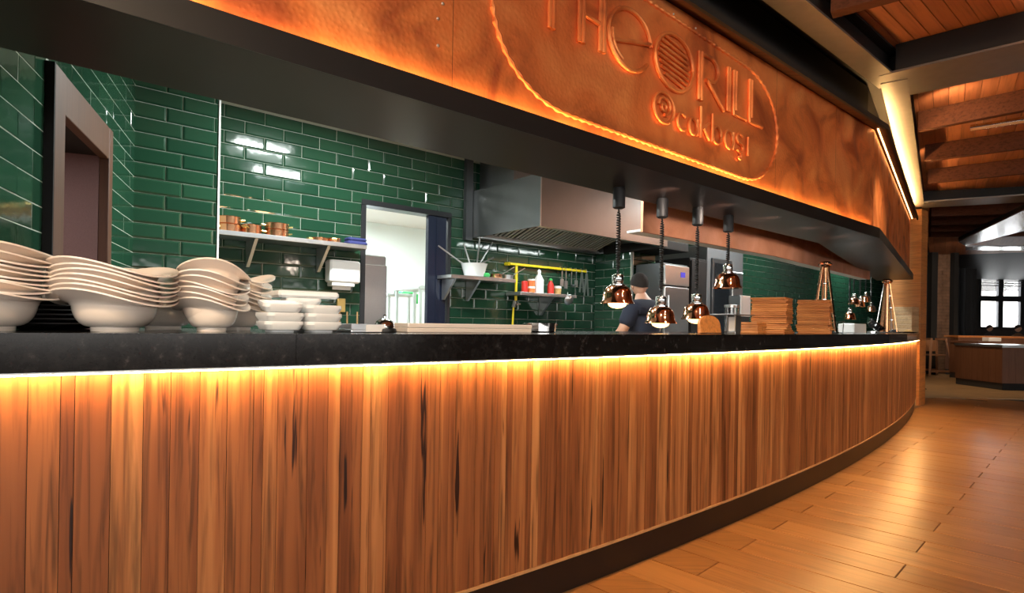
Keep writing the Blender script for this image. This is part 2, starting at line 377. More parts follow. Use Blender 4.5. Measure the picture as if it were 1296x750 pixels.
def tiled(parent, x0, x1, z0, z1, holes=(), shift=.152, flat=False, phase=0.0, single=lambda x, z: True, zoff=0.0):
    """tiles on the local plane y=0 of parent, facing -y; returns the joined mesh of the pieces not built singly"""
    joined = MB(); r = math.floor((z0-zoff)/.102)
    while r*.102+zoff < z1-.02:
        z = r*.102+zoff; a = x0; first = True
        off = phase+(shift if r % 2 else 0)
        edges = [x0]; x = x0+(off % .304)
        while x < x1-.02:
            if x-edges[-1] > .03: edges.append(x)
            x += .304
        edges.append(x1)
        for a, b in zip(edges[:-1], edges[1:]):
            segs = [(a, b)]
            for hx0, hx1, hz0, hz1 in holes:
                if z+.102 > hz0+.01 and z < hz1-.045:
                    ns_ = []
                    for p, q in segs:
                        if q <= hx0 or p >= hx1: ns_.append((p, q)); continue
                        if p < hx0-.01: ns_.append((p, hx0))
                        if q > hx1+.01: ns_.append((hx1, q))
                    segs = ns_
            for p, q in segs:
                if q-p < .015: continue
                if single((p+q)/2, z+.05):
                    o = obj('tile', tile_of(q-p, flat), 'tile_green', parent, (p, 0, z))
                    o.rotation_euler = (random.gauss(0, .0022), 0, random.gauss(0, .0022))
                else:
                    tm = tile_mesh(q-p, .102, .006, .009)
                    joined.add([(v[0]+p, v[1], v[2]+z) for v in tm.v], tm.f)
        r += 1
    if joined.v: tag(obj('outlying_tiles', joined, 'tile_green', parent), kind='stuff')
# left wall : local x from corner K toward the camera side
K = Vector((-2.56, 3.88)); dW = Vector((.389, -.921))        # from the corner to the camera
Lang = math.atan2(dW.y, dW.x)
# local frame: x along (from the near end to the corner), -y into the kitchen
near = K+dW*3.2
wl_ang = math.atan2(-dW.y, -dW.x)
def wlx(px):
    a, b = ray(px, 405)
    # near - dW*t : X = a*Y
    t = (near.x-a*near.y)/(dW.x-a*dW.y); return t
doorL = (wlx(52), wlx(130)); fz = 2.18
wl = struct('wall_left', MB().box(1.25, doorL[0]+.03, .0, .2, 0, 2.9).box(.702, 1.25, .0, .2, 1.11, 2.88).box(.26, .702, .0, .2, 1.11, 1.905).box(doorL[1]-.03, 3.2, 0, .2, 0, 2.9).box(doorL[0]+.03, doorL[1]-.03, 0, .2, fz-.04, 2.9), 'grout', (near.x, near.y, 0), wl_ang, 'green tiled side wall of the kitchen with a timber doorway')
tiled(wl, .262, 3.2-.012, .9, 2.84, [(doorL[0], doorL[1], 0, fz), (0, 1.252, 0, 1.2), (0, .704, 1.90, 3.2)], flat=True, phase=.838, zoff=.054, single=lambda x, z: z > 1.25)
struct('wall_front', MB().box(-7.5, -.501, 0, .2, 0, 3.22), 'plaster_white', W(0, 1.74), A, 'plain wall where the serving counter ends at the left')
# timber doorway
dx0, dx1 = doorL; sw = .075
dm = thing('timber_doorway', 'brown timber door surround with flush brown door in the left tiled wall', 'doorway', (near.x, near.y, 0), wl_ang)
obj('jamb', MB().bbox(dx0, dx0+.13, -.035, .012, 0, fz, .003), 'door_frame_wood', dm)
obj('jamb', MB().bbox(dx1-.075, dx1, -.035, .012, 0, fz, .003), 'door_frame_wood', dm)
obj('header', MB().bbox(dx0+.13, dx1-.075, -.033, .012, fz-.17, fz, .003), 'door_frame_wood', dm)
obj('edge_trim', MB().box(dx0-.012, dx0-.0005, -.035, .0, 0, fz), 'beam_black', dm)
obj('reveal_panel', MB().box(dx1-.075, dx1-.02, .013, 2.6, 0, fz), 'door_wood', dm)
obj('reveal_panel', MB().box(dx0+.02, dx0+.11, .013, 2.6, 0, fz), 'door_wood', dm)
obj('reveal_soffit', MB().box(dx0+.111, dx1-.076, .013, 2.6, fz-.16, fz-.1), 'beam_black', dm)
obj('door_leaf', MB().box(dx0+.111, dx1-.076, 2.55, 2.59, 0.005, fz-.161), 'door_wood', dm)
_p = Vector((near.x, near.y))+(-dW)*((dx0+dx1)/2)+Vector((-.921, -.389))*.9
area('passage_fill_light', (_p.x, _p.y, fz-.17), .3, .3, 9, (1, .93, .9), (0, 0, 0))  # added fill to brighten the reveal panels of the passage
dm['kind'] = 'structure'; dm.name = 'door_1'
# pier section n=4.62 (nearer)
pier_s0, pier_s1 = sx(163, 4.62, 220), sx(277, 4.62, 220)
pr = struct('wall_pier', MB().box(0, pier_s1-pier_s0, 0, .3, 0, 2.9), 'grout', W(pier_s0, 4.62), A, 'projecting wall pier of bevelled green tiles beside the white corner strip')
tiled(pr, 0.012, pier_s1-pier_s0-.008, .9, 2.84, shift=.1, phase=.2, zoff=.054, single=lambda x, z: z > 1.2)
struct('trim_1', MB().box(0, .012, -.016, .0, 0, 2.9), 'plastic_white', W(pier_s1-.008, 4.62), A, 'white corner strip at the edge of the tiled pier')
# back wall n=4.93
ds0, ds1, dz = sx(456.5, 4.93, 300), sx(570, 4.93, 300), 2.26
wb0 = 1.0
wb = struct('wall_back', MB().box(0, ds0-wb0, 0, .12, 0, 2.9).box(ds1-wb0, 18-wb0, 0, .12, 0, 2.9).box(ds0-wb0, ds1-wb0, 0, .12, dz, 2.9), 'grout', W(wb0, 4.93), A, 'green tiled back wall of the kitchen')
cnt = [0]
def sg(x, z):
    if x > 5.5-wb0 or z < 1.3: return False
    if 3.5-wb0 < x < 5.4-wb0 and z > 2.1: return False
    if z > 2.78: return False
    cnt[0] += 1; return cnt[0] <= 290
tiled(wb, .02, 17.9-wb0, .9, 2.84, [(ds0-wb0, ds1-wb0, 0, dz)], phase=.12, zoff=.077, single=sg)
# stub wall right of the hood and its face
sw0 = 5.46
sb = struct('wall_stub', MB().box(0, .45, 0, .57, 0, 2.9), 'grout', W(sw0, 4.35), A, 'short tiled wall at the right end of the range')
tiled(sb, .004, .45, .9, 2.84, single=lambda x, z: 1.3 < z < 2.6)
sd = struct('wall_stub_side', MB().box(0, .57, 0, .01, 0, 2.9), 'grout', W(sw0-.011, 4.92), A-PI/2, 'tiled side of the stub wall beside the range')
tiled(sd, .0, .56, .9, 2.84, single=lambda x, z: 1.3 < z < 2.2)
struct('trim_2', MB().box(0, .012, -.02, .0, 0, 2.9), 'steel', W(sw0-.012, 4.345), A, 'steel corner strip on the stub wall')
# kitchen ceiling, kitchen floor end wall
struct('ceiling_kitchen', MB().prism([W(*q)[:2] for q in [(-.3, 2.25), (9.9, 3.2), (10.5, 3.1), (18, 5.0), (18, 9), (-.3, 9)]], 2.9, 3.0), 'ceiling_white', label='white ceiling over the kitchen')
# door opening of the back wall : dark frame, dark blue sliding leaf, white room
dr = thing('door_2', 'dark steel door frame with a dark blue door folded at its right side, opening to a white room', 'doorway', W(ds0, 4.93), A); dr['kind'] = 'structure'
dw = ds1-ds0
obj('jamb', MB().box(.0, .045, -.012, .13, 0, dz-.0505), 'frame_dark', dr); obj('jamb', MB().box(dw-.035, dw, -.012, .13, 0, dz-.0505), 'frame_dark', dr)
obj('header', MB().box(.0, dw, -.018, .13, dz-.05, dz), 'frame_dark', dr)
obj('door_leaf', MB().box(dw-.26, dw-.05, .0, .05, 0.005, dz-.05).box(dw-.17, dw-.15, -.01, 0, .01, dz-.06), 'door_blue_black', dr)
# the white room behind
def ws(a, b, c, d, z0, z1): return MB().box(a, b, c, d, z0, z1)
O = W(0, 0)
struct('wall_scullery_back', ws(1, 7, 8.4, 8.5, 0, 2.8), 'plaster_white', O, A, 'white far wall of the room behind the kitchen')
struct('wall_scullery_left', ws(1, 1.1, 5.06, 8.4, 0, 2.8), 'plaster_white', O, A, 'white left wall of the room behind the kitchen')
struct('wall_scullery_right', ws(6.9, 7, 5.06, 8.4, 0, 2.8), 'plaster_white', O, A, 'white right wall of the room behind the kitchen')
sk = struct('ceiling_scullery', ws(1, 7, 5.06, 8.5, 2.7, 2.75), 'ceiling_white', O, A, 'pale ceiling of the white room')
obj('grille', ws(2.6, 3.4, 6.0, 6.5, 2.68, 2.7), 'steel', sk)
struct('floor_scullery', ws(1, 7, 5.06, 8.5, -.005, .006), 'stone_floor', O, A, 'floor of the white room')
struct('floor_kitchen', ws(-1, 10.4, 2.7, 5.05, -.005, .006), 'stone_floor', O, A, 'floor behind the pass')
# inner doorway trim in the white room
struct('trim_3', ws(3.35, 3.42, 8.3, 8.39, 0, 2.05).box(4.2, 4.27, 8.3, 8.39, 0, 2.05).box(3.35, 4.27, 8.3, 8.39, 2.0, 2.07), 'steel', O, A, 'grey frame on the far wall of the white room')
def fridge():
    s0, s1 = sx(452, 5.35), sx(489, 5.35); zt = onn(480, 323, 5.35)[1]
    t = thing('steel_fridge', 'tall stainless steel fridge seen through the dark doorway', 'fridge', W(s0, 5.35), A)
    obj('body', MB().bbox(0, s1-s0, 0.02, .6, .1, zt, .01), 'steel', t)
    obj('door', MB().bbox(.01, s1-s0-.01, -.02, .019, .12, zt-.1, .006), 'steel', t)
    obj('leg', MB().box(.02, .06, .02, .06, 0, .1), 'dark_steel', t); obj('leg', MB().box(s1-s0-.06, s1-s0-.02, .02, .06, 0, .1), 'dark_steel', t)
    obj('leg', MB().box(.02, .06, .5, .54, 0, .1), 'dark_steel', t); obj('leg', MB().box(s1-s0-.06, s1-s0-.02, .5, .54, 0, .1), 'dark_steel', t)
fridge()
def worktable(n, px0, px1, py, label, shelf=True):
    s0, s1 = sx(px0, n), sx(px1, n); zt = onn((px0+px1)/2, py, n)[1]
    t = thing('steel_worktable', label, 'table', W(s0, n), A)
    obj('tabletop', MB().bbox(0, s1-s0, 0, .6, zt-.04, zt, .005), 'steel', t)
    for x in (.02, s1-s0-.05):
        for y in (.02, .55): obj('leg', MB().box(x, x+.03, y, y+.03, 0, zt-.041), 'steel', t)
    if shelf: obj('undershelf', MB().box(.0, s1-s0, .02, .58, .3, .32), 'steel', t)
    return zt
zt = worktable(6.3, 490, 522, 371, 'steel worktable beyond the doorway carrying a green cloth')
tag(obj('green_cloth', MB().bbox(-.1, .12, -.06, .1, 0, .03, .012).box(.05, .12, -.08, -.07, -.12, .0), 'green_plastic', None, W(sx(519, 6.3), 6.4, zt+.001), A), 'bright green cloth hanging over the edge of the far worktable', 'cloth')
worktable(5.5, 530, 560, 362, 'narrow steel rack table at the right inside the white room')
for i, (px, hh) in enumerate([(505, .05), (511, .035)]):
    tag(obj('metal_bowl', MB().lathe([(.05, 0), (.09, hh), (.085, hh), (.045, .008)], 20), 'steel', None, W(sx(px-8, 6.5), 6.55, zt)), ['deeper steel bowl on the far worktable', 'shallow steel bowl beside the green cloth'][i], 'bowl')
# ------------------------------------------------------------------ the pass counter
cf = thing('pass_counter', 'long curved serving counter clad in vertical reddish wood planks above a black kickboard', 'counter')
SEND = 10.28; S0 = -.5
def cp(s, off=0): 
    x, y, _ = W(s, kf(s)+off); return (x, y)
random.seed(11)
s = S0
while s < SEND-.01:
    wd = random.choice([.028, .04, .05, .062, .07, .075, .09]) ; e = min(s+wd, SEND)
    if SEND-e < .02: e = SEND
    g = .0007; pr_ = random.uniform(0, .0025)
    obj('panel_plank', MB().prism([cp(s+g, -pr_), cp(e-g, -pr_), cp(e-g, .018), cp(s+g, .018)], .158, 1.006), 'panel_wood', cf)
    s = e
def strip(off0, off1, z0, z1, n=60, a=S0, b=SEND, mb=None):
    m = mb or MB(); vs = []; fs = []
    for i in range(n+1):
        t = a+(b-a)*i/n; p = cp(t, off0); q = cp(t, off1)
        vs += [(p[0], p[1], z0), (q[0], q[1], z0), (q[0], q[1], z1), (p[0], p[1], z1)]
    for i in range(n):
        for k in range(4):
            j = (k+1) % 4; fs.append((i*4+k, i*4+4+k, i*4+4+j, i*4+j))
    fs += [(0, 1, 2, 3), (n*4+3, n*4+2, n*4+1, n*4)]
    return m.add(vs, fs)
obj('carcass', strip(.019, .82, .02, 1.006), 'wall_dark', cf)
obj('edge_strip', strip(-.006, .018, .146, .157), 'light_trim_wood', cf)
obj('kickboard', strip(.010, .0185, .0, .145), 'kick_black', cf)
obj('end_panel', MB().prism([cp(SEND+.001, -.004), cp(SEND+.02, -.004), cp(SEND+.02, .82), cp(SEND+.001, .82)], 0, 1.006), 'pale_wood', cf)
# worktop of straight stone slabs
wt = thing('stone_worktop', 'black stone worktop in straight slabs along the top of the serving counter', 'worktop')
seams = [-.5, .61, 1.685, 3.966, 6.53, 10.3]
for a, b in zip(seams[:-1], seams[1:]):
    k = max(1, 1 if b < 6.6 else 3); fr = [cp(a+(b-a)*i/k, -.036) for i in range(k+1)]
    if b < 4: fr = [cp(a, -.036), cp(b, -.036)]
    bk = [cp(b, .85), cp(a, .85)]
    fr[0] = tuple(Vector(fr[0])+(Vector(fr[1])-Vector(fr[0])).normalized()*.0008); fr[-1] = tuple(Vector(fr[-1])-(Vector(fr[-1])-Vector(fr[-2])).normalized()*.0008)
    obj('worktop_slab', MB().prism(fr+bk, 1.0135, 1.108), 'black_granite', wt)
led = thing('led_strip', 'warm glowing light strip tucked under the worktop edge', 'light strip')
obj('channel', strip(-.033, -.017, 1.0082, 1.0128), 'steel', led)
obj('diode_tape', strip(-.031, -.019, 1.0052, 1.0080, 90), 'led', led)
TOP = 1.1085
# ------------------------------------------------------------------ copper bulkhead
bh = thing('copper_bulkhead', 'hammered copper bulkhead with embossed lettering above the serving counter', 'bulkhead')
NB = 1.785; S1 = 5.40; P2 = (10.14, 2.85); KB = NB/1.75
zc0, zc1 = 1.99, 1.15+1.635*KB
def sheet(p0, p1, z0, z1, th=.004, dent=.006, nx=None, inset=0, creases=0, seed=0):
    p0 = Vector(p0); p1 = Vector(p1); Ln = (p1-p0).length; t = (p1-p0)/Ln; nn = Vector((-t.y, t.x))   # nn into the kitchen
    nx = nx or max(4, int(Ln/.025)); nz = 26; vs = []; fs = []
    for i in range(nx+1):
        for j in range(nz+1):
            u = i/nx; v = j/nz; e = min(1, 6*min(u, 1-u)*Ln, 8*min(v, 1-v))
            x = u*Ln; z = z0+(z1-z0)*v
            d = (noise.noise(Vector((x*2.2, z*2.6, seed)))*.8+noise.noise(Vector((x*6, z*6, seed+5)))*.35)*dent
            if creases: d += abs(noise.noise(Vector((x*3.2, z*2.4+x*2, seed+9))))*creases
            q = p0+t*x+nn*(inset+d*e)
            wx, wy, _ = W(q.x, q.y); vs.append((wx, wy, z))
    for i in range(nx):
        for j in range(nz):
            a = i*(nz+1)+j; fs.append((a, a+nz+1, a+nz+2, a+1))
    m = MB(); m.add(vs, fs); m.sm = True; return m
cuts = [-.5, 1.18, 3.68, 4.62, S1]
for i, (a, b) in enumerate(zip(cuts[:-1], cuts[1:])):
    obj('copper_sheet', sheet((a+.001, NB), (b-.001, NB), zc0, zc1, dent=(.007, .004, .014, .014)[i], creases=0 if i < 2 else .025, seed=i*3), 'hammered_copper', bh)
q1 = (S1+(P2[0]-S1)*.45, NB+(P2[1]-NB)*.45)
obj('copper_sheet', sheet((S1, NB), q1, zc0, zc1, dent=.016, creases=.03, seed=20), 'hammered_copper', bh)
obj('copper_sheet', sheet(q1, P2, zc0, zc1, dent=.014, creases=.03, seed=24), 'hammered_copper', bh)
def wp(lst, z0, z1): return MB().prism([W(*p)[:2] for p in lst], z0, z1)
tS = Vector((P2[0]-S1, P2[1]-NB)).normalized(); nS = Vector((-tS.y, tS.x))
def off(p, d, bis=False):
    if p == 'c':   # corner
        b_ = (Vector((0, 1))+nS).normalized(); k = d/b_.dot(Vector((0, 1))); return (S1+b_.x*k, NB+b_.y*k)
    return (P2[0]+nS.x*d, P2[1]+nS.y*d)
SL = -.5
zf0, zf1 = onn(640, 160, NB-.05)[1], onn(640, 132, NB-.05)[1]
def band(d0, d1, z0, z1): return wp([(SL, NB+d0), off('c', d0), off('e', d0), off('e', d1), off('c', d1), (SL, NB+d1)], z0, z1)
obj('core', band(.05, .40, zf1-.005, 3.19), 'beam_black', bh)
obj('fascia', band(-.05, -.044, zf0, zf1), 'black_steel', bh)
obj('fascia_ledge', band(-.043, .049, zf1-.012, zf1-.006), 'black_steel', bh)
obj('soffit', band(-.043, .415, zf0, zf1-.013), 'dark_bronze', bh)
obj('top_ledge', band(-.075, .049, zc1+.01, zc1+.03), 'rafter_wood', bh)
obj('top_board', band(-.10, -.08, zc1-.02, zc1+.022), 'beam_black', bh)
ls_ = obj('light_strip', wp([(SL, NB-.026), (S1-.06, NB-.026), (S1-.06, NB-.016), (SL, NB-.016)], zf1-.0055, zf1-.001), 'led', bh)
M['led_soft'] = simple('led_soft', (1, .7, .35), .3, 0, 75, (1, .56, .2))
ls_.data.materials.clear(); ls_.data.materials.append(M['led_soft'])
c0, c1 = off('c', -.06), off('e', -.06); c2, c3 = off('c', -.04), off('e', -.04)
c4, c5, c6, c7 = off('c', -.03), off('e', -.03), off('e', -.02), off('c', -.02)
obj('light_strip', wp([c4, c5, c6, c7], zc1+.003, zc1+.009), simple('led_dim', (1, .7, .35), .3, 0, 8, (1, .55, .2)), bh)
obj('light_strip', wp([c0, c1, c3, c2], zc1+.0305, zc1+.036), 'led', bh)
# bolts on the sheets
for px, py in [(554, 24), (554, 58), (852, 18), (880, 36), (560, 5), (1090, 150)]:
    s_, z_ = onn(px, py, NB)
    if z_ < 2.78: obj('rivet', MB().lathe([(.006, -.004), (.006, 0), (.003, .003)], 10), 'steel', bh, W(s_, NB-.004, z_)).rotation_euler = (PI/2, 0, A)
# embossed rope border: rounded frame
def L3(pts, lift=.006): return [(*W(s_*KB, NB-lift)[:2], H+(z_-H)*KB) for s_, z_ in pts]
def arc(cx, cz, rx, rz_, a0, a1, n=14): return [(cx+rx*math.cos(a0+(a1-a0)*i/n), cz+rz_*math.sin(a0+(a1-a0)*i/n)) for i in range(n+1)]
def densify(pts, st=.02):
    out = []
    for (a, b), (c, d) in zip(pts[:-1], pts[1:]):
        k = max(1, int(math.hypot(c-a, d-b)/st))
        out += [(a+(c-a)*i/k, b+(d-b)*i/k) for i in range(k)]
    return out+[pts[-1]]
fr_pts = arc(1.75, 2.40, .42, .355, PI/2, PI*1.5, 22)+arc(3.2, 2.36, .42, .33, -PI/2, PI/2, 26)
fr_pts.append(fr_pts[0])
fr_pts = [(a, min(b, 2.75)) for a, b in fr_pts]
dd = densify(fr_pts, .012)
rp_ = MB(); rp_.tube(L3(dd, .002), [.010+.004*math.sin(i*1.6) for i in range(len(dd))], 8)
obj('rope_border', rp_, 'hammered_copper', bh)
# letters
LT = {
 'T': [[(1.50, 2.61), (1.76, 2.61)], [(1.625, 2.60), (1.625, 2.37)], [(1.645, 2.60), (1.645, 2.37)]],
 'H': [[(1.80, 2.62), (1.80, 2.37)], [(1.825, 2.62), (1.825, 2.37)], [(1.83, 2.50), (1.93, 2.49)], [(1.935, 2.62), (1.935, 2.37)], [(1.96, 2.62), (1.96, 2.37)]],
 'e': [arc(2.145, 2.49, .155, .14, math.radians(5), math.radians(325), 34), [(2.01, 2.45), (2.15, 2.485), (2.295, 2.515)], arc(2.13, 2.485, .115, .105, math.radians(170), math.radians(250), 10)],
 'G': [arc(2.50, 2.49, .165, .14, 0, 2*PI, 40)]+[[(2.50-.13*math.cos(math.asin(max(-1, min(1, v/.125)))), 2.49+v+.02), (2.50+.13*math.cos(math.asin(v/.125)), 2.49+v-.015)] for v in (-.095, -.068, -.041, -.014, .013, .04, .067, .094)],
 'R': [[(2.72, 2.62), (2.72, 2.36)], [(2.745, 2.62), (2.745, 2.36)], [(2.745, 2.615), (2.83, 2.615)]+arc(2.83, 2.55, .075, .065, PI/2, -PI/2, 12)+[(2.79, 2.485)], [(2.80, 2.48), (2.97, 2.36)]],
 'I': [[(3.01, 2.62), (3.01, 2.37)], [(3.03, 2.62), (3.03, 2.37)]],
 'L': [[(3.075, 2.62), (3.075, 2.37), (3.215, 2.37)], [(3.10, 2.62), (3.10, 2.395)]],
 'L2': [[(3.255, 2.62), (3.255, 2.37), (3.41, 2.37)], [(3.28, 2.62), (3.28, 2.395)]],
}
def stroke(mb, pts, r): mb.tube(L3(densify(pts, .03), .009), r*1.35, 8)
for k, st_ in LT.items():
    m = MB()
    for p in st_: stroke(m, p, .0085 if not (k == 'G' and len(p) == 2) else .006)
    obj('letter', m, 'hammered_copper', bh)
def sc2(st_, s0, z0, w, h): return [[(s0+w*a, z0+h*b) for a, b in p] for p in st_]
circ = arc(.5, .5, .5, .5, 0, 2*PI, 20)
low = [
 (2.33, 2.165, .17, .15, [circ, arc(.52, .55, .28, .28, -PI/2, PI, 14), arc(.5, .5, .12, .12, 0, 2*PI, 8)]),
 (2.53, 2.165, .085, .085, [arc(.5, .5, .5, .5, PI*.25, PI*1.75, 14)]),
 (2.635, 2.165, .085, .085, [arc(.45, .5, .45, .5, 0, 2*PI, 14), [(.95, 1), (.95, 0)]]),
 (2.745, 2.165, .09, .15, [[(0, 1.1), (0, 0)], [(.9, .62), (.05, .3)], [(.3, .38), (.95, 0)]]),
 (2.86, 2.165, .10, .14, [[(0, 1.1), (0, 0)], arc(.45, .33, .45, .33, 0, 2*PI, 14)]),
 (2.985, 2.165, .10, .10, [arc(.45, .5, .45, .5, 0, 2*PI, 14), [(.95, 1), (.95, 0)]]),
 (3.11, 2.165, .085, .11, [arc(.5, .74, .42, .26, math.radians(30), math.radians(270), 10)+arc(.5, .26, .42, .24, math.radians(90), math.radians(-150), 10), arc(.5, -.2, .18, .14, PI/2, -PI, 6)]),
 (3.245, 2.165, .03, .11, [[(0, 1), (0, 0)]]),
]
for s0, z0, w_, h_, st_ in low:
    m = MB()
    for p in sc2(st_, s0, z0, w_, h_): stroke(m, p, .0065)
    obj('letter', m, 'hammered_copper', bh)
# ------------------------------------------------------------------ inner copper canopy over the grill pass
ca, cb_, ce = sx(814, 2.5, 270), sx(982, 2.5, 320), None
cz = onn(814, 293, 2.5)[1]
tgt = hit(1101, 353.6, cz); ce = (tgt[0]*D[0]+tgt[1]*D[1], tgt[0]*N[0]+tgt[1]*N[1])
can = thing('copper_canopy', 'smooth copper valance hanging behind the heat lamps', 'canopy')
obj('front_panel', wp([(ca, 2.5), (cb_, 2.5), (cb_, 2.52), (ca, 2.52)], cz, 2.89), 'brushed_copper', can)
obj('front_panel', wp([(cb_+.001, 2.5), ce, (ce[0], ce[1]+.02), (cb_+.001, 2.52)], cz, 2.89), 'brushed_copper', can)
obj('underside_trim', wp([(ca, 2.521), (cb_, 2.521), (ce[0], ce[1]+.021), (ce[0], ce[1]+.14), (cb_, 2.64), (ca, 2.64)], cz+.004, cz+.02), 'plastic_white', can)
# ------------------------------------------------------------------ extraction hood
hs0, hs1, hn0, hn1, hz0, hz1 = 3.5, 5.42, 3.83, 4.91, 2.03, 2.5
hd = thing('extraction_hood', 'large stainless steel extraction hood over the range on the back wall', 'hood')
def wbx(a, b, c, d, z0, z1): return wp([(a, c), (b, c), (b, d), (a, d)], z0, z1)
obj('front_face', wbx(hs0, hs1, hn0, hn0+.015, hz0, hz1), 'hood_steel', hd)
obj('side_face', wbx(hs0, hs0+.015, hn0+.016, hn1, hz0, hz1), 'hood_steel', hd)
obj('side_face', wbx(hs1-.015, hs1, hn0+.016, hn1, hz0, hz1), 'hood_steel', hd)
obj('rear_face', wbx(hs0+.016, hs1-.016, hn1-.015, hn1, hz0, hz1), 'hood_steel', hd)
obj('top_face', wbx(hs0, hs1, hn0, hn1, hz1+.001, hz1+.012), 'hood_steel', hd)
obj('corner_seam', wbx(hs0-.004, hs0+.01, hn0-.006, hn0-.001, hz0, hz1), 'steel', hd)
obj('gutter', wbx(hs0+.016, hs1-.016, hn1-.09, hn1-.016, hz0, hz0+.03), 'steel', hd)
obj('gutter', wbx(hs0+.016, hs1-.016, hn0+.016, hn0+.06, hz0, hz0+.025), 'steel', hd)
obj('duct', wbx(hs0+.1, hs1-.1, hn0+.5, hn1-.02, hz1+.013, 2.899), 'hood_steel', hd)
def fp(s_, v):  # v 0..1 from the back low edge to the front high edge
    return (*W(s_, hn1-.09-v*.62)[:2], hz0+.035+v*.2)
nf_ = 4
for k in range(nf_):
    a = hs0+.05+k*(hs1-hs0-.1)/nf_; b = a+(hs1-hs0-.1)/nf_-.01; m = MB()
    n_s = 8
    for i in range(n_s):
        s_ = a+(b-a)*(i+.5)/n_s; m.bar(fp(s_, .03), fp(s_, .97), .022, .010)
    m.bar(fp(a, 0.0), fp(b, 0.0), .02, .02); m.bar(fp(a, 1), fp(b, 1), .02, .02)
    obj('grease_filter', m, 'filter_steel', hd)
obj('filter_backing', MB().add([fp(hs0+.02, 0), fp(hs1-.02, 0), fp(hs1-.02, 1), fp(hs0+.02, 1)], [(0, 1, 2, 3)]), 'beam_black', hd, (0, 0, .02))
# dark filler strip left of the hood
obj('wall_strip', wbx(sx(585, 4.9), hs0-.005, 4.86, 4.91, 2.0, 2.85), 'dark_steel', hd)
# ------------------------------------------------------------------ range below the hood
rg = thing('cooking_range', 'steel cooking range below the hood, its top just hidden by the worktop', 'range', W(3.55, 4.1), A)
obj('body', MB().bbox(0, 1.85, 0, .78, .1, .86, .01), 'steel', rg); obj('hob', MB().bbox(0.01, 1.84, 0.01, .77, .861, .9, .004), 'dark_steel', rg)
obj('plinth', MB().box(.02, 1.83, .03, .75, .007, .099), 'beam_black', rg)
# ------------------------------------------------------------------ shelves
def shelf(label, px0, px1, py, n0, n1, brackets, group='wall shelves in the kitchen'):
    s0, s1 = sx(px0, n0, py), sx(px1, n0, py); z = onn((px0+px1)/2, py, n0)[1]
    t = thing('wall_shelf', label, 'shelf', W(s0, n0, z), A)
    d = n1-n0; Lg = s1-s0
    obj('shelf_board', MB().bbox(0, Lg, 0, d, -.035, 0, .003), 'steel', t)
    for px in brackets:
        x = sx(px, n0+.02, py)-s0
        obj('bracket', MB().add([(x-.012, .02, -.036), (x-.012, d-.002, -.036), (x-.012, d-.002, -.24), (x-.012, d-.03, -.24), (x+.012, .02, -.036), (x+.012, d-.002, -.036), (x+.012, d-.002, -.24), (x+.012, d-.03, -.24)],
            [(0, 3, 2, 1), (4, 5, 6, 7), (0, 1, 5, 4), (1, 2, 6, 5), (2, 3, 7, 6), (3, 0, 4, 7)]), 'steel', t)
    return s0, s1, z
a0, a1, az = shelf('steel wall shelf with copper pans, left of the dark doorway', 275, 465, 300, 4.64, 4.915, [325, 417])
b0, b1, bz = shelf('steel wall shelf right of the dark doorway carrying pots of ladles', 571, 653, 350, 4.66, 4.915, [577, 608])
c0_, c1_, cz_ = shelf('short steel wall shelf holding squeeze bottles and sauces under the yellow pipe', 659, 730, 371, 4.66, 4.915, [701])
def pan(label, s_, n_, z_, r, h, lid=False, grp='small copper pans on the left shelf', ang=0):
    t = thing('copper_pan', label, 'pan', W(s_, n_, z_), A+ang, grp)
    obj('body', MB().lathe([(r*.92, 0), (r, .006), (r, h), (r+.004, h+.002), (r-.003, h+.002), (r-.004, .008)], 24), 'copper_satin', t)
    for sg_ in (-1, 1):
        obj('handle', MB().tube([(sg_*r, -.02, h*.65), (sg_*(r+.028), -.016, h*.75), (sg_*(r+.028), .016, h*.75), (sg_*r, .02, h*.65)], .006, 8), 'brass', t)
    return t
pan('lower copper pan of the pair at the left end of the shelf', sx(290, 4.76, 285), 4.76, az, .085, .055, ang=.3)
pan('upper copper pan of the pair at the left end of the shelf', sx(289, 4.76, 285), 4.76, az+.0585, .085, .055, ang=-.2)
pan('single copper pan between the two stacked pairs', sx(318, 4.76, 290), 4.76, az, .075, .07, ang=.8)
pan('lower copper pan of the middle stacked pair', sx(350, 4.76, 290), 4.76, az, .09, .052, ang=.1)
pan('upper copper pan of the middle stacked pair', sx(350, 4.76, 290), 4.76, az+.0555, .09, .05, ang=0)
pan('shallow copper dish left of the two small ones near the shelf end', sx(404, 4.76, 300), 4.76, az, .075, .03, ang=.2)
pan('small copper dish in the row near the right shelf end', sx(423, 4.76, 300), 4.76, az, .055, .04, ang=1.2)
tag(obj('folded_cloth', MB().bbox(-.09, .09, -.06, .06, 0, .035, .012).bbox(-.085, .085, -.055, .055, .036, .065, .012), 'blue_cloth', None, W(sx(450, 4.76, 300), 4.76, az+.001), A), 'dark blue folded cloth at the right end of the copper pan shelf', 'cloth')
# paper towel dispenser
s0_, z0_ = onn(418, 361, 4.78); s1_, z1_ = onn(457, 331, 4.78)
pt = thing('towel_dispenser', 'white paper towel dispenser mounted under the left shelf', 'dispenser', W(s0_, 4.78, z0_), A)
wd_ = s1_-s0_; hh_ = z1_-z0_
obj('cover', MB().bbox(0, wd_, 0, .13, 0.03, hh_, .015), 'plastic_white', pt); obj('tray', MB().bbox(.02, wd_-.05, .01, .12, 0, .029, .005), 'plastic_white', pt)
obj('paper_sheet', MB().box(.04, wd_-.07, .05, .053, -.03, -.0005), 'plastic_white', pt)
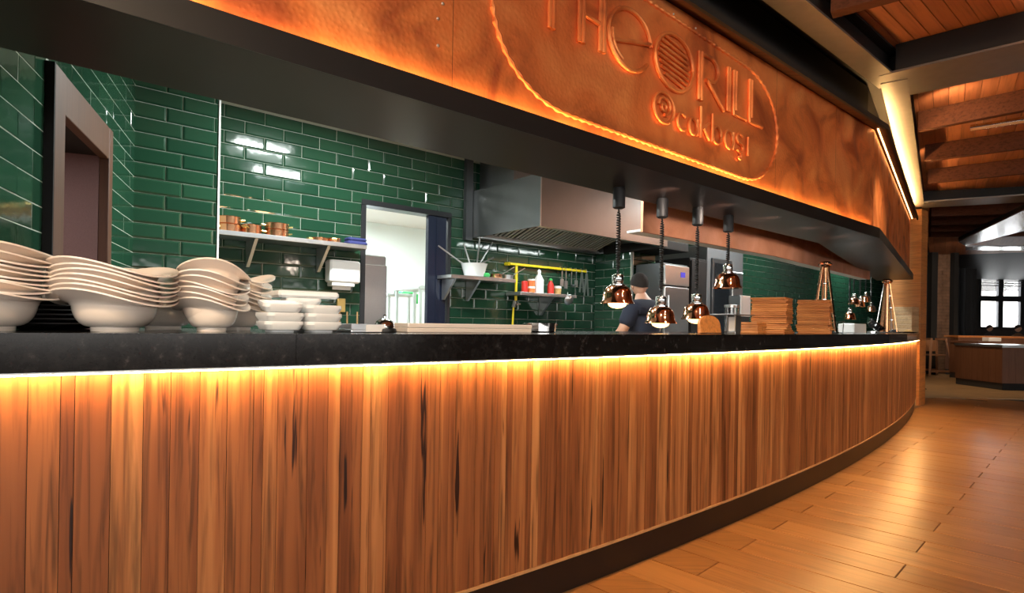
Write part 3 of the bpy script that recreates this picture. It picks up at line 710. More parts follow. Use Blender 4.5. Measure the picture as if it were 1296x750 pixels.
# wall switch plates near the dispenser
s_, z_ = onn(432, 386, 4.9)
tag(obj('socket', MB().bbox(-.04, .04, 0, .018, -.06, .06, .004), 'brass', None, W(s_, 4.9, z_), A), 'brass coloured socket plate low on the wall beside the dark doorway', 'socket')
# pots and bits on the middle shelf
def pot_ladles():
    s_ = sx(600, 4.78, 345)
    t = thing('ladle_pot', 'pale enamel pot bristling with ladle handles on the middle shelf', 'pot', W(s_, 4.78, bz), A)
    obj('pot_body', MB().lathe([(.085, 0), (.1, .01), (.135, .13), (.14, .135), (.13, .13), (.09, .012)], 28), 'porcelain_white', t)
    for i, (ax, ay, ln) in enumerate([(-.42, .05, .32), (-.12, .03, .3), (.02, -.04, .36), (.28, .05, .36), (.36, -.02, .22)]):
        obj('ladle', MB().tube([(-ax*.2, -ay, .02), (ax*ln/.33*.35, ay, .05+.1), (ax*ln/.33*.95, ay*1.5, .05+ln*(.75 if abs(ax) > .3 else .95))], .008, 7), 'steel', t)
pot_ladles()
for i, (px, r, h, m_, nm, lb) in enumerate([(628, .07, .05, 'copper_satin', 'shallow_pan', 'copper shallow pan right of the pot of ladles'), (643, .06, .05, 'steel', 'shallow_pan', 'steel shallow pan at the right end of the middle shelf')]):
    t = thing(nm, lb, 'pan', W(sx(px, 4.78, 345), 4.78, bz), A)
    obj('body', MB().lathe([(r*.9, 0), (r, h), (r-.004, h), (r*.85, .006)], 22), m_, t)
    obj('handle', MB().bar((r*.9, 0, h*.9), (r+.16, -.02, h+.09), .018, .006), 'steel', t)
tag(obj('lime_cloth', MB().bbox(-.05, .03, -.04, .04, 0, .045, .015), 'green_plastic', None, W(sx(617, 4.7, 345), 4.72, bz+.001), A), 'small green scouring cloth beside the copper shallow pan', 'cloth')
# bottles
def bottle(label, px, r, h, m_, cap, capm, neck=.35, n_=4.77, name='sauce_bottle'):
    t = thing(name, label, 'bottle', W(sx(px, n_, 360), n_, cz_), A, None)
    obj('body', MB().lathe([(r*.9, 0), (r, .008), (r, h*.55), (r*neck, h*.8), (r*neck, h*.86)], 20), m_, t)
    obj('cap', MB().lathe([(r*neck*1.15, h*.861), (r*neck*1.1, h*.93), (r*.1, h)], 14), capm, t)
bottle('dark red sauce jar at the left end of the short shelf', 664, .035, .13, 'red_plastic', 1, 'red_plastic', .95, name='sauce_jar')
t = thing('labelled_can', 'can with an orange and white label next to the red jar', 'can', W(sx(672.5, 4.77, 360), 4.77, cz_), A)
obj('body', MB().lathe([(.042, 0), (.042, .13), (.038, .135)], 22), 'orange_label', t); obj('lid', MB().lathe([(.043, .1355), (.043, .15)], 22), 'plastic_white', t); obj('label_band', MB().lathe([(.0425, .05), (.0425, .07)], 22), 'plastic_white', t)
bottle('tall white squeeze bottle with a pointed nozzle', 682, .055, .27, 'plastic_white', 1, 'plastic_white', .35)
bottle('red and white squeeze bottle with a green cap', 697, .038, .18, 'red_plastic', 1, 'green_plastic', .5)
t = thing('spice_tub', 'white and brown spice tub right of the green-capped bottle', 'tub', W(sx(706, 4.77, 360), 4.77, cz_), A)
obj('body', MB().lathe([(.038, 0), (.042, .07)], 20), 'food', t); obj('lid', MB().lathe([(.044, .0705), (.044, .095)], 20), 'plastic_white', t)
# yellow gas pipe
gp = thing('yellow_gas_pipe', 'bright yellow gas pipe along the tiles with a vertical drop between the shelves', 'pipe')
def wpt(s_, n_, z_): return (*W(s_, n_)[:2], z_)
pA = onn(645, 331, 4.86); pB = onn(742, 342, 4.86); pv = sx(653.5, 4.86, 340)
obj('horizontal_run', MB().tube([wpt(pA[0], 4.86, 1.80), wpt(pB[0], 4.86, 1.80)], .016, 10), 'yellow_paint', gp)
obj('vertical_drop', MB().tube([wpt(pv, 4.86, 1.785), wpt(pv, 4.86, 1.40)], .016, 10), 'yellow_paint', gp)
obj('vertical_drop', MB().tube([wpt(pv-.015, 4.88, 1.33), wpt(pv-.03, 4.88, .95)], .012, 10), 'yellow_paint', gp)
obj('elbow', MB().tube([wpt(pA[0]-.001, 4.862, 1.80), wpt(pA[0]-.01, 4.9, 1.80), wpt(pA[0]-.01, 4.918, 1.80)], .02, 10), 'yellow_paint', gp)
obj('valve', MB().tube([wpt(pv-.01, 4.86, 1.40), wpt(pv-.015, 4.875, 1.33)], .024, 10).bar(wpt(pv-.04, 4.83, 1.365), wpt(pv+.04, 4.83, 1.365), .014, .014), 'steel', gp)
# hanging utensils on the pipe
for i, (px, ln, kind) in enumerate([(711, .2, 'spatula'), (716, .23, 'spatula'), (723, .18, 'ladle'), (729, .2, 'spatula'), (736, .26, 'tongs'), (742, .3, 'tongs')]):
    s_ = sx(px, 4.83, 345)
    t = thing({'spatula': 'steel_spatula', 'ladle': 'steel_ladle', 'tongs': 'steel_tongs'}[kind], ['leftmost long steel spatula hanging from the yellow pipe', 'second steel spatula from the left on the yellow pipe', 'steel ladle hanging between the spatulas on the yellow pipe', 'steel spatula right of the hanging ladle', 'steel tongs left of the last ones on the yellow pipe', 'wide steel tongs at the far right end of the yellow pipe'][i], kind, W(s_, 4.825, 1.80), A)
    obj('hook', MB().tube([(0, 0.035, .022), (0, .005, .024), (0, -.006, .0), (0, -.004, -.03)], .004, 6), 'steel', t)
    if kind == 'tongs':
        obj('arm', MB().bar((-.004, 0, -.03), (-.035, 0, -ln), .012, .02), 'steel', t); obj('arm', MB().bar((.004, 0, -.03), (.035, 0, -ln), .012, .02), 'steel', t)
    elif kind == 'ladle':
        obj('handle', MB().bar((0, 0, -.03), (0, 0, -ln), .014, .006), 'steel', t); obj('bowl', MB().lathe([(.012, -.03), (.035, -.012), (.042, 0), (.038, 0), (.012, -.024)], 16, (0, -.03, -ln)), 'steel', t)
    else:
        obj('handle', MB().bar((0, 0, -.03), (0, 0, -ln*.6), .012, .006), 'steel', t); obj('blade', MB().box(-.026, .026, -.003, .003, -ln, -ln*.6), 'steel', t)
s_, z_ = onn(720, 379, 4.6)
t = thing('steel_strainer', 'round steel strainer hanging below the short shelf', 'strainer', W(s_, 4.6, z_), A)
b_ = obj('bowl', MB().lathe([(.02, -.03), (.05, -.02), (.065, 0), (.06, 0), (.045, -.016), (.015, -.025)], 22), 'steel', t); b_.rotation_euler = (-1.2, .2, 0)
obj('handle', MB().tube([(.0, .02, .05), (.03, .05, .085)], .006, 7), 'steel', t)
# ------------------------------------------------------------------ tall units at the right of the kitchen
def boxthing(name, label, cat, px0, px1, py0, n, depth, mat, doors=(), z0=0.006):
    s0, s1 = sx(px0, n, 370), sx(px1, n, 370); zt_ = onn((px0+px1)/2, py0, n)[1]
    t = thing(name, label, cat, W(s0, n), A); w_ = s1-s0
    obj('body', MB().bbox(0, w_, 0, depth, z0, zt_, .006), mat, t)
    return t, w_, zt_, s0
t, w_, zt_, s0 = boxthing('tall_refrigerator', 'stainless refrigerator with a blue sticker behind the chef', 'refrigerator', 838, 870, 334, 3.95, .38, 'dark_steel')
obj('upper_door', MB().bbox(.01, w_-.01, -.03, -.001, 1.62, zt_-.02, .006), 'steel', t); obj('lower_door', MB().bbox(.01, w_-.01, -.03, -.001, .1, 1.6, .006), 'steel', t)
obj('sticker', MB().box(w_*.62, w_*.8, -.033, -.0305, 1.72, 1.78), 'blue_sticker', t)
obj('handle', MB().tube([(.05, -.05, 1.2), (.05, -.05, 1.5)], .01, 8), 'chrome', t)
t, w_, zt_, s0 = boxthing('black_cabinet', 'tall black cabinet beside the stainless refrigerator', 'cabinet', 872.5, 893, 327, 3.95, .8, 'beam_black')
obj('door', MB().bbox(.01, w_-.01, -.022, -.001, .1, zt_-.03, .004), 'beam_black', t)
s0b, s1b = sx(836, 3.9, 330), sx(873, 3.9, 330)
tag(obj('cupboard_canopy', MB().bbox(0, s1b-s0b-.03, 0, .85, 0, .1, .006), 'beam_black', None, W(s0b, 3.9, 2.02), A), 'black shelf box above the stainless refrigerator', 'cabinet')
t, w_, zt_, s0 = boxthing('combi_oven', 'grey upright oven with a tall glazed window right of the black cabinet', 'oven', 894.5, 940, 313, 3.95, .8, 'grey_panel')
obj('door', MB().bbox(.08, w_*.62, -.03, -.001, .9, zt_-.16, .006), 'dark_steel', t)
obj('window_pane', MB().box(.12, w_*.62-.05, -.034, -.031, 1.0, zt_-.22), 'glass_blue', t)
obj('control_panel', MB().bbox(w_*.66, w_*.96, -.02, -.001, 1.0, zt_-.3, .004), 'steel', t)
t, w_, zt_, s0 = boxthing('white_appliance', 'small white kitchen appliance seen left of the board stacks', 'appliance', 937, 949, 374, 3.3, .14, 'dark_steel', z0=.95)
obj('upper_cover', MB().bbox(.0, w_, -.01, -.001, 1.27, zt_, .002), 'plastic_white', t)
obj('drip_slot', MB().box(.02, w_-.02, -.004, -.001, 1.02, 1.12), 'dark_steel', t)
lt = thing('prep_bench', 'steel prep bench behind the pass below the small white appliance', 'bench', W(sx(925, 3.25), 3.22), A)
obj('benchtop', MB().bbox(0, 1.3, 0, .5, .9, .948, .004), 'steel', lt)
for x in (.03, 1.23):
    for y in (.03, .43): obj('leg', MB().box(x, x+.04, y, y+.04, .007, .899), 'steel', lt)
# ------------------------------------------------------------------ heat lamps
def heat_lamp(px, zb, n, label, lit=True, ztop=1.912, R=.095, s=None, small=False):
    s_ = s if s is not None else sx(px, n, 340)
    t = thing('heat_lamp', label, 'lamp', W(s_, n, zb), A, 'copper heat lamps over the pass' if not small else 'distant heat lamps')
    ht = ztop-zb; ch = .118
    obj('canister', MB().lathe([(.024, ht-ch), (.034, ht-ch+.006), (.034, ht-.012), (.03, ht-.001)], 20), 'canister_grey', t)
    # coiled cable
    pts = []; z1_, z0_ = ht-ch-.001, .165
    turns = int((z1_-z0_)/.014); 
    for i in range(turns*8+1):
        a = i/8*2*PI; f = i/(turns*8); rr = .0095*min(1, 10*f, 10*(1-f)); pts.append((rr*math.cos(a), rr*math.sin(a), z1_+(z0_-z1_)*f))
    obj('coiled_cable', MB().tube(pts, .0045, 5), 'cable_black', t)
    obj('neck', MB().lathe([(.012, .165), (.03, .16), (.032, .155), (.032, .118), (.028, .112), (.036, .108), (.040, .104), (.040, .1)], 24), 'chrome', t)
    k = R/.095
    prof = [(.038*k, .1), (.058*k, .092), (.072*k, .075), (.08*k, .05), (.083*k, .02), (.0935*k, .004), (.095*k, 0), (.0925*k, 0), (.08*k, .018), (.077*k, .05), (.069*k, .073), (.055*k, .09), (.036*k, .0965)]
    obj('shade', MB().lathe(prof, 40, closed=True), 'copper_polished', t)
    if lit:
        obj('bulb', MB().lathe([(.012, .08), (.02, .065), (.045, .02), (.052, .0), (.045, -.014), (.024, -.024), (.003, -.027)], 20), 'bulb', t)
        l = bpy.data.lights.new('lamp_light', 'SPOT'); l.energy = 9; l.color = (1, .62, .3); l.spot_size = 2.3; l.spot_blend = .7; l.shadow_soft_size = .04
        lo = bpy.data.objects.new('lamp_light', l); COL.objects.link(lo); lo.location = W(s_, n, zb-.03)
    return t
heat_lamp(782, onn(781, 384, 2.08)[1], 2.08, 'leftmost copper heat lamp, over the bare stretch of worktop')
heat_lamp(837, onn(837, 409, 2.08)[1], 2.08, 'lowest copper heat lamp, second from the left in front of the chef')
heat_lamp(882, onn(882, 404, 2.08)[1], 2.08, 'third copper heat lamp, just behind the leaning round board')
heat_lamp(921, onn(921, 364.5, 2.08)[1], 2.08, 'highest copper heat lamp, rightmost of the front four', lit=False)
for i, (px, py, lb) in enumerate([(1076, 398, 'lowest and leftmost of the distant chrome heat lamps behind the first tower'), (1081, 379, 'distant heat lamp directly above the lowest one'), (1089, 382, 'middle distant heat lamp in the far cluster'), (1096, 376, 'distant heat lamp second from the right in the far cluster'), (1103, 388, 'rightmost distant heat lamp beside the second tower')]):
    n_ = 3.3+.12*i; heat_lamp(px, onn(px, py+6, n_)[1], n_, lb, lit=False, ztop=2.899, R=.085, small=True)
# ------------------------------------------------------------------ crockery
def wavy(R=.15, Hh=.085, foot=.055, amp=.018, th=.0045, rings=14, nseg=56, lobes=2):
    prof = []
    for i in range(rings+1):
        t = i/rings; r = foot+(R*.68-foot)*math.sin(min(1, t/.6)*PI/2) if t < .6 else R*.68+(R-R*.68)*(t-.6)/.4
        z = Hh*.78*(1-math.cos(min(1, t/.6)*PI/2)) if t < .6 else Hh*.78+Hh*.22*((t-.6)/.4)**.8
        prof.append((r, z, t))
    vs = []; fs = []
    def pt(r, z, t, k, up):
        a = 2*PI*k/nseg; wv = amp*(max(0, (t-.35)/.65)**1.6)*math.cos(lobes*a+.5)
        rr = r*(1+.05*max(0, (t-.5)/.5)*math.cos(lobes*a+1.6))
        return (rr*math.cos(a), rr*math.sin(a), .012+z+wv+(th if up else 0))
    for up in (0, 1):
        for (r, z, t) in prof:
            for k in range(nseg): vs.append(pt(r, z, t, k, up))
    n1 = (rings+1)*nseg
    for i in range(rings):
        for k in range(nseg):
            j = (k+1) % nseg; a, b, c, d = i*nseg+k, i*nseg+j, (i+1)*nseg+j, (i+1)*nseg+k
            fs.append((d, c, b, a)); fs.append((n1+a, n1+b, n1+c, n1+d))
    for k in range(nseg):
        j = (k+1) % nseg; fs.append((rings*nseg+k, n1+rings*nseg+k, n1+rings*nseg+j, rings*nseg+j))
    # bottom closure and foot ring
    fs.append(tuple(range(nseg))); fs.append(tuple(n1+k for k in reversed(range(nseg))))
    m = MB(); m.add(vs, fs); m.lathe([(foot*.92, 0), (foot*.98, 0), (foot, .0125), (foot*.9, .0125)], nseg, closed=True); m.sm = True
    return m.mesh('wavy_bowl')
BW = {}
def bowl_stack(px, n, cnt_, R, Hh, foot, pitch, amp, place, mat='porcelain', tilt=.0, name='wavy_bowl', grp=None, zb=TOP):
    key = (R, Hh, foot, amp, mat)
    if key not in BW: BW[key] = wavy(R, Hh, foot, amp); BW[key].materials.append(M[mat])
    s_ = sx(px, n, 410)
    for i in range(cnt_):
        o = bpy.data.objects.new(name, BW[key]); COL.objects.link(o)
        o.location = (*W(s_+random.gauss(0, .003), n+random.gauss(0, .003))[:2], zb+i*pitch)
        o.rotation_euler = (0, 0, random.gauss(1.75, .16)) if i < cnt_-1 else (tilt, tilt*.6, 1.75+random.uniform(-.5, .6))
        pos = {0: 'bottom', cnt_-1: 'topmost'}.get(i, ['', 'second', 'third', 'fourth', 'fifth', 'sixth', 'seventh', 'eighth', 'ninth', 'tenth', 'eleventh', 'twelfth', 'thirteenth', 'fourteenth'][i] + ' from the bottom')
        if i == cnt_-1: o.location.z += .004+abs(tilt)*R*.6
        tag(o, f'wavy cream bowl, {pos} in {place}', 'bowl', grp or ('wavy bowls in '+place))
random.seed(5)
bowl_stack(-14, 2.0, 10, .15, .082, .058, .0118, .014, 'the stack cut by the left picture edge')
bowl_stack(145, 1.96, 7, .148, .078, .058, .0128, .02, 'the wide stack before the timber doorway', tilt=.0)
bowl_stack(208, 2.30, 6, .14, .08, .055, .0165, .016, 'the shaded stack behind the wide one')
bowl_stack(267, 2.0, 7, .108, .07, .042, .0165, .018, 'the front stack below the corner strip', tilt=.1)
bowl_stack(302, 2.2, 7, .108, .07, .042, .0165, .018, 'the stack behind the corner strip stack')
# dark plates behind left
pl = MB().lathe([(.05, 0), (.11, .012), (.125, .018), (.123, .021), (.1, .014), (.02, .006)], 40).mesh('dark_plate'); pl.materials.append(M['plate_dark'])
ORD9 = ['bottom one', 'second from below', 'third from below', 'fourth from below', 'fifth from below', 'sixth from below', 'seventh from below', 'eighth from below', 'ninth']
for px, n_, c_, plc in [(52, 2.22, 9, 'the dark stack between the first two bowl stacks'), (84, 2.35, 7, 'the low dark stack behind the wide bowl stack')]:
    for i in range(c_):
        o = bpy.data.objects.new('dark_plate', pl); COL.objects.link(o); o.location = (*W(sx(px, n_, 410), n_)[:2], TOP+i*.013)
        tag(o, f'black plate, {ORD9[i] if i < c_-1 else "topmost"} in {plc}', 'plate', 'black plates in '+plc)
# square white dishes
def sq(R=.062, h=.036):
    def loop(r, z, b=.35, n=5):
        pts = []
        for q in range(4):
            for i in range(n+1):
                a = q*PI/2+i/n*PI/2; c_ = ((1 if math.cos(q*PI/2+PI/4) > 0 else -1)*r*(1-b), (1 if math.sin(q*PI/2+PI/4) > 0 else -1)*r*(1-b)); pts.append((c_[0]+r*b*math.cos(a), c_[1]+r*b*math.sin(a), z))
        return pts
    lv = [loop(R*.6, 0), loop(R*.62, .006), loop(R*.85, .009), loop(R, h*.7), loop(R*.98, h), loop(R*.94, h), loop(R*.9, h*.6), loop(R*.6, .012)]
    n = len(lv[0]); m = MB(); vs = [v for l in lv for v in l]; fs = []
    for i in range(len(lv)-1):
        for k in range(n): j = (k+1) % n; fs.append((i*n+k, i*n+j, (i+1)*n+j, (i+1)*n+k))
    fs.append(tuple(reversed(range(n)))); fs.append(tuple((len(lv)-1)*n+k for k in range(n)))
    m.add(vs, fs); m.sm = True; return m.mesh('square_dish')
sqm = sq(); sqm.materials.append(M['porcelain_white'])
for px, n_, c_, plc in [(354, 1.93, 3, 'left stack of small square dishes'), (403, 1.93, 3, 'right stack of small square dishes'), (380, 2.1, 4, 'rear stack of small square dishes')]:
    for i in range(c_):
        o = bpy.data.objects.new('square_dish', sqm); COL.objects.link(o); o.location = (*W(sx(px, n_, 410), n_)[:2], TOP+i*.0275)
        o.rotation_euler = ((.12 if i == c_-1 and px == 354 else 0), 0, A+random.uniform(-.15, .15))
        if i == c_-1 and px == 354: o.location.z += .008
        tag(o, f'white square dish, {["bottom", "second from the bottom", "third from the bottom", "top"][i if i < c_-1 else 3]} of the {plc}', 'dish', 'dishes in the '+plc)
o = obj('rectangular_dish', MB().bbox(-.11, .11, -.05, .05, 0, .025, .008), 'porcelain_white', None, W(sx(386, 2.1, 400), 2.1, TOP+3*.0275+.037), A)
tag(o, 'long white rectangular dish lying across the rear stack of square dishes', 'dish')
# tray with white front edge, chrome lidded pot, long pale boards
sA, sB = sx(430, 2.0), sx(470, 2.0)
t = thing('metal_tray', 'shallow grey metal tray with a white front label beside the square dishes', 'tray', W(sA, 1.9, TOP), A)
obj('base', MB().bbox(0, sB-sA+.02, 0, .3, 0, .012, .003), 'steel', t)
obj('rim', MB().box(0, sB-sA+.02, 0, .006, .0125, .03).box(0, sB-sA+.02, .294, .3, .0125, .03).box(0, .006, .007, .293, .0125, .03).box(sB-sA+.014, sB-sA+.02, .007, .293, .0125, .03), 'steel', t)
obj('label_card', MB().box(sB-sA-.07, sB-sA+.018, -.003, -.0005, .003, .028), 'plastic_white', t)
for x in (.02, .05, .09): obj('divider_pin', MB().tube([(x, .15, .012), (x, .15, .075)], .003, 6), 'pale_wood', t)
t = thing('chrome_bell', 'small chrome table bell on a black base beside the long pale tray', 'bell', W(sx(487, 1.93), 1.93, TOP), A)
obj('base', MB().lathe([(.042, 0), (.044, .004), (.042, .014), (.03, .018)], 28), 'cable_black', t)
obj('dome', MB().lathe([(.038, .0185), (.037, .028), (.03, .042), (.015, .05), (.004, .052)], 28), 'chrome', t)
obj('button', MB().lathe([(.004, .0525), (.004, .06), (.007, .062), (.004, .066)], 14), 'chrome', t)
sA, sB = sx(500, 2.05, 415), sx(655, 2.05, 415)
for i, (zz, lb) in enumerate([(0, 'lower of the two long pale pink serving slabs'), (.0185, 'upper of the two long pale pink serving slabs')]):
    tag(obj('serving_slab', MB().bbox(0, sB-sA, 0, .24, 0, .0175, .003), 'porcelain', None, W(sA+i*.003, 1.95, TOP+zz), A), lb+' lying on the worktop', 'slab')
t = thing('warming_pan', 'shiny round steel pan with two handles at the right end of the pale slabs', 'pan', W(sx(684, 2.1), 2.1, TOP), A)
obj('pan_body', MB().lathe([(.07, 0), (.078, .006), (.08, .045), (.083, .047), (.077, .047), (.074, .008)], 36), 'chrome', t)
for sg_ in (-1, 1): obj('handle', MB().tube([(sg_*.08, -.02, .035), (sg_*.1, -.014, .038), (sg_*.1, .014, .038), (sg_*.08, .02, .035)], .004, 8), 'chrome', t)
# ------------------------------------------------------------------ boards
t = thing('round_board', 'dark golden rounded wooden board leaning behind the worktop edge', 'board', W(sx(899, 1.98, 410), 1.98, TOP), A)
pts = [(-.115, 0)]+[(-.115+.0, .05)]+[(.0+.115*math.cos(a), .055+.055*math.sin(a)) for a in [PI*(1-i/16) for i in range(17)]]+[(.115, 0)]
m = MB(); n_ = len(pts); m.add([(x, -.009, z) for x, z in pts]+[(x, .009, z) for x, z in pts], [tuple(range(n_)), tuple(reversed(range(n_, 2*n_)))]+[(i, n_+i, n_+(i+1) % n_, (i+1) % n_) for i in range(n_)])
o = obj('board', m, 'board_wood', t); o.rotation_euler = (-.16, 0, 0); o.location = (0, 0, .003)
obj('foot_block', MB().bbox(-.05, .05, .04, .06, .001, .07, .003), 'board_wood', t)
t = thing('napkin_holder', 'small steel napkin holder between the round board and the board stacks', 'holder', W(sx(929, 2.0, 410), 2.0, TOP), A)
obj('frame', MB().bbox(-.035, .035, -.03, .03, 0, .012, .003).box(-.035, .035, -.03, -.026, .012, .12).box(-.035, .035, .026, .03, .012, .12), 'steel', t)
obj('napkins', MB().bbox(-.033, .033, -.024, .024, .013, .11, .004), 'plastic_white', t)
tag(obj('thin_lid', MB().bbox(-.13, .13, -.1, .1, 0, .006, .002), 'steel', None, W(sx(929, 2.0, 400), 2.02, TOP+.1205), A), 'thin grey metal lid lying flat on the napkin holder', 'lid')
t = thing('glass_jar', 'tall clear glass jar standing below the rightmost front heat lamp', 'jar', W(sx(926, 2.45, 390), 2.45, TOP), A)
obj('body', MB().lathe([(.05, 0), (.056, .004), (.056, .2), (.05, .2), (.05, .008), (.0, .006)][:-1], 28), 'glass', t); obj('lid', MB().lathe([(.058, .2005), (.058, .22), (.02, .225)], 28), 'steel', t)
ORD = ['bottom', 'second', 'third', 'fourth', 'fifth', 'sixth', 'seventh', 'eighth', 'ninth', 'tenth', 'eleventh', 'twelfth', 'thirteenth', 'fourteenth', 'fifteenth', 'sixteenth', 'seventeenth', 'eighteenth', 'nineteenth']
def boards(px, n_, cnt_, lx, ly, rz, plc, th=.0145):
    bm_ = MB().bbox(-lx/2, lx/2, -ly/2, ly/2, 0, th-.001, .0035).mesh('wooden_board'); bm_.materials.append(M['board_wood'])
    for i in range(cnt_):
        o = bpy.data.objects.new('wooden_board', bm_); COL.objects.link(o)
        o.location = (*W(sx(px, n_, 405)+random.gauss(0, .003), n_+random.gauss(0, .003))[:2], TOP+i*th); o.rotation_euler = (0, 0, rz+random.gauss(0, .035))
        tag(o, f'orange wooden board, {ORD[i]+(" from below" if i else "") if i < cnt_-1 else "topmost"} in {plc}', 'board', 'boards in '+plc)
boards(977, 2.05, 18, .27, .24, A+.3, 'the left tall stack of wooden boards')
boards(1031, 2.08, 19, .27, .24, A+.3, 'the right tall stack of wooden boards')
boards(950, 2.06, 4, .13, .16, A, 'the low pile beside the left board stack', .02)
# ------------------------------------------------------------------ copper towers
def tower(px, n, label, rz):
    t = thing('copper_tower', label, 'stand', W(sx(px, n, 400), n, TOP), A+rz, 'tall copper tripod stands on the worktop'); h = .66
    obj('base_disc', MB().lathe([(.13, 0), (.135, .004), (.13, .012), (.02, .014)], 36), 'cable_black', t)
    obj('cap', MB().lathe([(.02, h-.03), (.05, h-.015), (.062, h), (.062, h+.012), (.05, h+.018), (.045, h+.03), (.02, h+.034)], 28), 'copper_polished', t)
    obj('central_tube', MB().lathe([(.026, .0145), (.026, h-.031)], 18), 'copper_satin', t)
    for k in range(3):
        a = 2*PI*k/3+.4; c_, s_ = math.cos(a), math.sin(a)
        obj('leg', MB().bar((.03*c_, .03*s_, h-.02), (.115*c_, .115*s_, .015), .03, .009), 'copper_satin', t)
        a += PI/3; c_, s_ = math.cos(a), math.sin(a)
        obj('rod', MB().tube([(.035*c_, .035*s_, h-.03), (.12*c_, .12*s_, .0145)], .0045, 7), 'chrome', t)
        for q in (.25, .5, .75):
            r_ = .035+(.085)*q; obj('peg', MB().tube([(r_*c_-.012*s_, r_*s_+.012*c_, h-.03-(h-.045)*q), (r_*c_+.012*s_, r_*s_-.012*c_, h-.03-(h-.045)*q)], .006, 7), 'chrome', t)
tower(1043, 2.36, 'nearer copper tripod tower behind the tall board stacks', 0)
tower(1122, 2.62, 'farther copper tripod tower near the wooden pier', .5)
# things at the far end of the pass
nE = 2.75
tag(obj('white_box', MB().bbox(-.18, .18, -.1, .1, 0, .105, .006), 'plastic_white', None, W(sx(1077, 2.62, 412), 2.62, TOP), A), 'white carton low on the worktop between the two copper towers', 'box')
t = thing('steel_scoop_bowl', 'tilted shiny steel bowl left of the farther copper tower', 'bowl', W(sx(1103, 2.6, 410), 2.6, TOP), A)
o = obj('bowl', MB().lathe([(.04, 0), (.09, .03), (.12, .085), (.118, .087), (.085, .034), (.035, .006)], 30), 'chrome', t); o.rotation_euler = (.6, .3, 0); o.location = (0, 0, .055)
obj('ring_stand', MB().lathe([(.05, 0), (.055, 0), (.055, .02), (.05, .02)], 24, closed=True), 'chrome', t)
for i in range(6):
    tag(obj('wooden_tray', MB().bbox(-.12, .12, -.12, .12, 0, .063, .005), 'pale_wood', None, W(10.08, 2.86, TOP+i*.0645), A-.1), ['bottom', 'second lowest', 'third lowest', 'third highest', 'second highest', 'topmost'][i]+' pale wooden tray in the stack by the wooden pier', 'tray', 'pale trays stacked by the wooden pier')
for i, (px, lb) in enumerate([(1131, 'black round plate right of the farther tower'), (1152, 'black round plate near the end of the worktop')]):
    t = thing('serving_plate', lb, 'plate', W(sx(px, 2.68, 416), 2.68+.02*i, TOP), A)
    obj('rim', MB().lathe([(.06, 0), (.12, .012), (.125, .018), (.1, .014), (.02, .008)], 30), 'plate_dark', t)
    obj('food', MB().lathe([(.05, .0145), (.055, .03), (.03, .045), (.005, .048)], 14), ['plate_dark', 'food'][i], t)
t = thing('glass_tumbler', 'clear glass tumbler right of the nearer copper tower', 'glass', W(sx(1063, 2.3, 405), 2.3, TOP), A)
obj('wall', MB().lathe([(.03, 0), (.038, .12), (.035, .12), (.028, .008)], 24), 'glass', t)
# ------------------------------------------------------------------ wooden pier
pi_ = thing('wooden_pier', 'orange wood clad pier at the far end of the serving counter', 'pier', W(10.36, 2.76), A)
for i in range(24):
    z0_ = .002+i*.125; z1_ = min(2.995, z0_+.1235)
    obj('cladding_board', MB().bbox(0, .3, 0, .42, z0_, z1_, .003), 'pier_wood', pi_)
# ------------------------------------------------------------------ chef
def skin_fig(name, verts, edges, radii, mat, parent, root=0, sub=2):
    me = bpy.data.meshes.new(name); me.from_pydata(verts, edges, []); o = bpy.data.objects.new(name, me); COL.objects.link(o); o.parent = parent
    sk_ = o.modifiers.new('s', 'SKIN'); sk_.use_smooth_shade = True
    for i, r in enumerate(radii): me.skin_vertices[0].data[i].radius = r if isinstance(r, tuple) else (r, r)
    me.skin_vertices[0].data[root].use_root = True
    if sub: sb_ = o.modifiers.new('d', 'SUBSURF'); sb_.levels = sub; sb_.render_levels = sub
    me.materials.append(M[mat]); return o
cs_ = sx(818, 3.3, 370)
ch = thing('person', 'person in a dark blue shirt seen from behind, head bent, working at the range', 'person', W(cs_, 3.3), A); ch.scale = (.95, .95, .94)
# local: +y away from the camera (facing the range), x right
V = [(0, 0, .93), (0, .01, 1.12), (0, .03, 1.32), (0, .035, 1.43), (0, .05, 1.50), (0, .075, 1.56),          # 0 pelvis .. 5 skull base
     (-.17, .03, 1.40), (-.27, .07, 1.16), (-.2, .28, 1.06), (-.17, .36, 1.04),                              # left arm 6-9
     (.17, .03, 1.40), (.27, .07, 1.16), (.2, .28, 1.06), (.17, .36, 1.04),                                  # right arm 10-13
     (-.1, 0, .88), (-.11, .02, .48), (-.12, -.02, .09), (-.12, .12, .045),                                  # legs
     (.1, 0, .88), (.11, .02, .48), (.12, -.02, .09), (.12, .12, .045)]
E_ = [(0, 1), (1, 2), (2, 3), (3, 4), (4, 5), (3, 6), (6, 7), (7, 8), (8, 9), (3, 10), (10, 11), (11, 12), (12, 13), (0, 14), (14, 15), (15, 16), (16, 17), (0, 18), (18, 19), (19, 20), (20, 21)]
R_ = [(.15, .11), (.14, .10), (.15, .10), (.10, .07), (.055, .055), (.06, .06), (.06, .06), (.052, .052), (.04, .04), (.032, .03), (.06, .06), (.052, .052), (.04, .04), (.032, .03),
      (.095, .095), (.065, .065), (.045, .045), (.035, .03), (.095, .095), (.065, .065), (.045, .045), (.035, .03)]
skin_fig('body', V, E_, R_, 'skin', ch)
